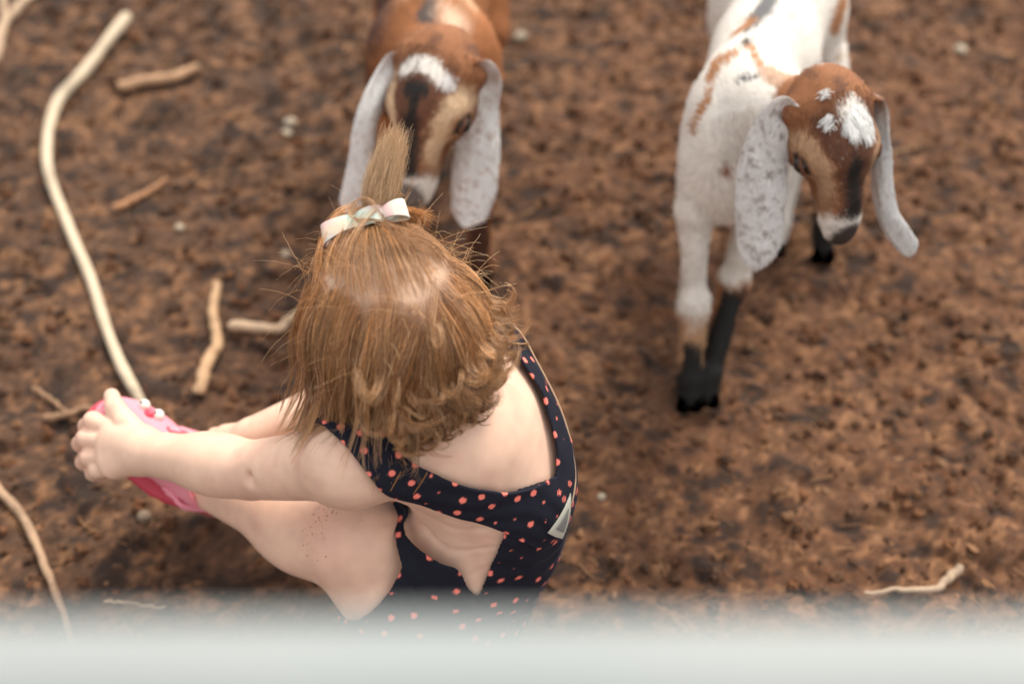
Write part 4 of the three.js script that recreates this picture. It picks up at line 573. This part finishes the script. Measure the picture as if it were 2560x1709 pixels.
// ---------- her hair ----------
const WHORL = [-0.0751, 0.5115, -0.8473], TIE = [-0.1275, 0.5085, -0.9475];
{
  const r = rng(2024), E2 = [0, 0.669, -0.743], hair = strandBuilder(3), gauss = () => (r() + r() + r() - 1.5) * 1.1;
  const partL = [[-0.185, 0.478, -0.905], [-0.160, 0.494, -0.885], [-0.12, 0.508, -0.862], WHORL].map((p) => settle(cranF, p)), partR = [WHORL, [-0.062, 0.513, -0.873], [-0.052, 0.508, -0.905], [-0.058, 0.496, -0.935]].map((p) => settle(cranF, p));
  const parting = [...partL, ...partR.slice(1)];
  const nearest = (p) => { let best = 1e9, q = null; for (let i = 1; i < parting.length; i++) { const a = parting[i - 1], b = parting[i], ab = sub(b, a), h = clamp(dot(sub(p, a), ab) / dot(ab, ab), 0, 1), c = add(a, mul(ab, h)), d = len(sub(p, c)); if (d < best) { best = d; q = c; } } return [best, q]; };
  const hairline = (f, rr) => { const a = Math.abs(Math.atan2(rr, f)) * 180 / Math.PI; return lerp(lerp(0.042, -0.008, sstep(35, 80, a)), -0.052, sstep(95, 160, a)); };
  const inFront = (p) => {                        // the part combed forward into the ponytail
    const d = sub(p, WHORL), x = d[0], y = dot(d, E2), R = Math.hypot(x, y), a = (Math.atan2(y, x) * 180 / Math.PI + 360) % 360; return a > lerp(62, 72, sstep(0.03, 0.09, R)) && a < lerp(198, 166, sstep(0.02, 0.1, R));
  };
  const roots = (n) => { const out = []; while (out.length < n) { const z = r() * 2 - 1, a = r() * 2 * Math.PI, s = Math.sqrt(1 - z * z), d = [s * Math.cos(a), z, s * Math.sin(a)], p = settle(cranF, add(G.head, mul(d, 0.085)), 0, 4); if (nearest(p)[0] < 0.002 && r() < 0.5) continue; const q = sub(p, G.head), f = dot(q, HEAD[0]), u = dot(q, HEAD[1]), rr = dot(q, HEAD[2]); if (u > hairline(f, rr) + 0.004 * gauss()) out.push(p); } return out; };
  const blond = [0.95, 0.68, 0.42], ash = [0.58, 0.355, 0.205], gold = [0.62, 0.27, 0.08], brown = [0.21, 0.08, 0.027];
  const tint = (c, k) => [c[0] * k, c[1] * lerp(1, k, 1.05), c[2] * lerp(1, k, 1.15)];
  const pushOut = (p, h) => { const d = cranF(...p); return d < h ? add(p, mul(grad(cranF, p), h - d)) : p; };
  // front: combed flat to the tie, then up into the tuft
  const tuftDir = unit(sub([-0.0915, 0.5905, -0.9847], [-0.118, 0.5224, -0.9457])), tu = unit(cross(tuftDir, [0, 0.56, 0.83])), tv = cross(tuftDir, tu);
  const front = roots(9000).filter(inFront).slice(0, 2500);
  front.forEach((p0, i) => {
    const lift = 0.0015 + 0.0035 * r(), pts = [], n = 9, tie = add(TIE, [0.0035 * gauss(), 0.003 + 0.003 * gauss(), 0.0035 * gauss()]), cl = noise(p0[0] * 160, p0[1] * 160, p0[2] * 160);
    for (let k = 0; k <= n; k++) { const s = k / n; let q = mixv(p0, tie, s); q = settle(cranF, q, 0, 2); const wob = Math.sin(s * Math.PI); q = add(q, mul(grad(cranF, q), lift * (0.4 + wob) + 0.0045 * s * s)); q = add(q, [0.0022 * cl * wob, 0, 0.0018 * noise(i * 0.7, s * 2, 3) * wob]); pts.push(q); }
    pts[n] = tie;
    const side = i % 6 === 0; let L = side ? 0.03 + 0.02 * r() : 0, a = r() * 2 * Math.PI, ra = Math.sqrt(r()), px = Math.cos(a) * ra, py = Math.sin(a) * ra; if (!side) L = 0.088 - 0.042 * ra * r() - 0.022 * r() * r();
    if (i % 5 < 3 || side) for (let k = 1; k <= 8; k++) {
      const s = k / 8, wide = 0.0045 + 0.0125 * Math.sin(Math.PI * (0.12 + 0.72 * s));
      let q = add(add(add(TIE, mul(tuftDir, 0.006 + s * L)), mul(tu, px * wide - 0.004 * s)), mul(tv, py * wide));
      if (side) q = add(TIE, add(mul(unit([0.85, 0.25, -0.35]), 0.008 + s * L), [0.004 * px, -0.03 * s * s + 0.005 + 0.005 * py, 0.004 * py]));
      pts.push(add(q, mul([noise(i, s * 3, 1), noise(i, s * 3, 2), noise(i, s * 3, 4)], 0.0075 * s * s + (r() < 0.02 ? 0.006 : 0))));
    }
    const k = 0.58 + 0.8 * r() * r() + 0.1, c = side ? tint(gold, k * 0.95) : null, m = pts.length - 1, hue = mixv(mixv(ash, gold, 0.5 * r()), brown, 0.35 * r());
    hair.add(pts, 0.00017, 0.00008, (s) => c || tint(s * m > n ? mixv(hue, blond, 0.75) : hue, k));
  });
  // back and sides: locks that leave the parting, hug the head, fall free and curl at their ends
  const guides = [], all = roots(1500).filter((p) => !inFront(p) || r() < 0.02);
  for (const p0 of all.slice(0, 600)) {
    const [d0, q0] = nearest(p0), q = sub(p0, G.head), f = dot(q, HEAD[0]), rr = dot(q, HEAD[2]), back = sstep(0.02, -0.05, f), left = sstep(0.0, -0.05, rr) , right = sstep(0.02, 0.06, rr);
    const L = (0.100 + 0.036 * r() + 0.062 * left) * lerp(1, 0.72, sstep(0.04, 0.13, d0)), N = 15, h = L / N, pts = [add(p0, mul(grad(cranF, p0), 0.001))];
    let dir = sub(p0, q0); if (len(dir) < 0.002) dir = [gauss(), gauss(), gauss()]; dir = unit(dir);
    const wn = grad(cranF, p0), swirl = Math.exp(-len(sub(p0, WHORL)) / 0.03) * 0.9 * (rr > -0.01 ? 1 : 0.2); dir = unit(add(mul(dir, Math.cos(swirl)), mul(cross(wn, dir), -Math.sin(swirl))));
    const lay = 0.0035 + 0.014 * Math.exp(-d0 / 0.05) * (0.5 + 0.5 * r()) + 0.003 * r() + 0.004 * left, curl = (0.85 + 1.25 * r()) * (1 - 0.85 * left), hook = gauss() * 0.55, curlAt = 0.46 + 0.2 * r(); let turn = null; let p = pts[0], wave = r() * 6;
    for (let k = 1; k <= N; k++) {
      const s = k / N, n = grad(cranF, p), d = cranF(...p), hug = d < 0.028 && (s < curlAt || left > 0.5);
      if (hug) { const g = add([0, -1, 0], mul(n, n[1])); dir = unit(add(sub(dir, mul(n, dot(dir, n) * 0.85)), mul(g, 0.10 + 0.16 * s))); if (n[1] < 0.08) dir = unit(add(dir, mul([-0.22 * left, -1, 0.03], 0.3 + 0.5 * left))); }
      else if (s < curlAt || left > 0.5) dir = unit(mixv(dir, [-0.22 * left, -1, 0.05], 0.2));
      if (s > curlAt) { if (!turn) turn = unit(add(cross(dir, unit([n[0] + 0.05, 0.05, n[2] + 0.1])), mul(dir, hook))); const th = curl * 0.47; dir = unit(add(add(mul(dir, Math.cos(th)), mul(cross(turn, dir), Math.sin(th))), mul(turn, dot(turn, dir) * (1 - Math.cos(th))))); }
      dir = unit(add(dir, mul(cross(n, dir), 0.11 * Math.sin(wave + s * 13) * sstep(0.1, 0.5, s)))); dir = unit(add(dir, mul([noise(p[0] * 40, wave, s * 3), 0, noise(p[2] * 40, wave + 9, s * 3)], 0.05)));
      p = add(p, mul(dir, h));
      const dn = cranF(...p), want = lay * Math.sin(Math.min(1, s * 2.2) * Math.PI / 2) + 0.0008;
      if (dn < want) p = add(p, mul(grad(cranF, p), want - dn)); else if (hug && n[1] > -0.1) p = add(p, mul(n, (want - dn) * 0.5));
      const td = girlF0(...p); if (td < 0.004) p = add(p, mul(grad(girlF0, p), 0.004 - td));
      pts.push(p);
    }
    guides.push({ pts, d0, left, right, back, lay, k: 0.6 + 0.75 * r(), rr, f });
  }
  for (const gd of guides) {
    const n0 = grad(cranF, gd.pts[0]), a1 = unit(cross(n0, Math.abs(n0[1]) < 0.9 ? [0, 1, 0] : [1, 0, 0])), a2 = cross(n0, a1), count = 20 + Math.floor(r() * 7), tight = 0.16 + 0.26 * r();
    const own = mixv(mixv(brown, gold, 0.25 + 0.75 * r()), ash, 0.5 * r());
    for (let j = 0; j < count; j++) {
      const a = r() * 2 * Math.PI, R = 0.0105 * Math.sqrt(r()), off = add(mul(a1, Math.cos(a) * R), mul(a2, Math.sin(a) * R)), seed = r() * 100, fly = r() < 0.06 ? 0.008 + 0.012 * r() : 0.0018, cut = 0.75 + 0.25 * r(), m = Math.ceil((gd.pts.length - 1) * cut), pts = [];
      for (let i = 0; i <= m; i++) {
        const s = i / (gd.pts.length - 1), spread = lerp(1, tight, sstep(0.05, 0.8, s)); let q = add(gd.pts[i], mul(off, spread));
        q = add(q, mul([noise(seed, s * 4, 0.5), noise(seed, s * 4, 5.5), noise(seed, s * 4, 9.5)], fly * s)); pts.push(i < 10 ? pushOut(q, 0.0012 + gd.lay * 0.4 * Math.min(1, s * 3)) : q);
      }
      const k = gd.k * (0.5 + 0.95 * r() * r() + 0.12), hue = mixv(own, r() < 0.5 ? brown : ash, 0.35 * r()), tip = mixv(hue, blond, 0.25);
      hair.add(pts, 0.00014 + 0.00009 * r(), 0.00007, hue.map((v) => v * k), tip.map((v) => v * k));
    }
  }
  // strays
  for (const p0 of roots(330)) { const n = grad(cranF, p0), t = unit(add(mul(n, 0.5 + 0.5 * r()), [gauss(), gauss() - 0.3, gauss()])), L = 0.02 + 0.04 * r(), pts = []; let d = t, p = add(p0, mul(n, 0.006)); for (let i = 0; i < 9; i++) { pts.push(p); d = unit(add(d, [0.15 * gauss(), 0.15 * gauss() - 0.12, 0.15 * gauss()])); p = pushOut(add(p, mul(d, L / 8)), 0.005); } hair.add(pts, 0.00014, 0.00006, tint(gold, 0.8 + 0.5 * r()), tint(blond, 0.9)); }
  mesh('hair', put(hair.build()), phys({ vertexColors: true, roughness: 0.33, ior: 1.55 }), kid, 'light brown wispy hair with a forelock tied up');
}
{ // bow and clip
  const c = [-0.1285, 0.5215, -0.9385], e = unit([0.94, 0.19, -0.20]), view = unit(sub([0, 1.4, 0], c)), up = unit(cross(view, e)); let n = up[1] > 0 ? up : mul(up, -1); const b0 = unit(cross(e, n)), b = unit(add(mul(n, 0.85), mul(b0, -0.5))); n = unit(add(mul(view, 0.88), mul(n, 0.5))); 
  const pastel = (p) => { const a = noise(p[0] * 70 + 5, p[1] * 70, p[2] * 70), q = noise(p[0] * 60, p[1] * 60 + 9, p[2] * 60); let k = [0.62, 0.585, 0.54]; k = mixv(k, [0.80, 0.46, 0.47], sstep(-0.1, 0.35, a) * 0.7); k = mixv(k, [0.46, 0.68, 0.58], sstep(0.1, 0.5, q) * 0.7); k = mixv(k, [0.85, 0.55, 0.32], sstep(0.25, 0.6, -a) * 0.5); return k; };
  const band = (path, w, thick, tilt) => { // ribbon along a path, lying across b
    const q = curve(path, 44), P = [], I = []; const m = q.length;
    for (let i = 0; i < m; i++) { const t = unit(sub(q[Math.min(m - 1, i + 1)], q[Math.max(0, i - 1)])), bb = unit(add(b, mul(e, tilt * 0.3))), nn = unit(cross(t, bb)), W = w * (0.45 + 0.55 * Math.sin(Math.PI * clamp(i / (m - 1), 0.08, 0.92))); for (const [s, o] of [[-0.5, 1], [0, 1.25], [0.5, 1], [0.5, -1], [0, -0.75], [-0.5, -1]]) P.push(...add(add(q[i], mul(bb, s * W)), mul(nn, o * thick))); }
    for (let i = 0; i < m - 1; i++) for (let k = 0; k < 6; k++) { const a = i * 6 + k, d = i * 6 + (k + 1) % 6; I.push(a, d, a + 6, d, d + 6, a + 6); }
    const g = new THREE.BufferGeometry(); g.setAttribute('position', new THREE.BufferAttribute(new Float32Array(P), 3)); g.setIndex(I); g.computeVertexNormals(); return paintVerts(g, pastel);
  };
  const at = (x, y, z = 0) => add(c, add(add(mul(e, x * 0.9), mul(n, y)), mul(b, z))), cloth = std({ vertexColors: true, roughness: 0.85, side: THREE.DoubleSide });
  const knot = mesh('hair_bow', put(band([at(0.004, -0.006), at(-0.011, -0.005), at(-0.013, 0.002), at(-0.004, 0.0078), at(0.008, 0.008), at(0.0155, 0.003), at(0.012, -0.005), at(0.002, -0.007)], 0.0175, 0.0013, 0.25)), cloth, kid, 'pastel fabric bow tied to the forelock');
  mesh('bow_loop', put(band([at(-0.006, 0.001), at(-0.02, 0.0075), at(-0.036, 0.0055), at(-0.047, 0.0005), at(-0.0495, -0.0045), at(-0.045, -0.0085), at(-0.032, -0.0065), at(-0.018, -0.005), at(-0.006, -0.002)], 0.021, 0.0009, 0.3)), cloth, knot);
  mesh('bow_loop', put(band([at(0.008, 0.001), at(0.020, 0.0078), at(0.030, 0.008), at(0.037, 0.004), at(0.0385, -0.001), at(0.033, -0.004), at(0.02, -0.004), at(0.008, -0.003)], 0.019, 0.0009, -0.1)), cloth, knot);
  mesh('bow_tail', put(band([at(-0.008, -0.004), at(-0.022, -0.0085), at(-0.036, -0.013), at(-0.05, -0.0155)], 0.016, 0.0008, 0.45)), cloth, knot);
  const clip = [], k = at(0.001, -0.012, -0.006); for (let i = 0; i < 7; i++) { const a = i * 0.9, d = [0.006 * Math.cos(a), 0.005 * Math.sin(a * 1.7), 0.006 * Math.sin(a)]; clip.push(tube([add(k, d), add(k, add(mul(d, 0.2), mul(n, 0.003))), sub(k, d)], 0.0006, 10, 5)); }
  mesh('hair_clip', put(mergeGeometries(clip)), std({ color: RGB(0.5, 0.46, 0.4), metalness: 0.9, roughness: 0.3 }), knot);
}
renderer.render(scene, camera);
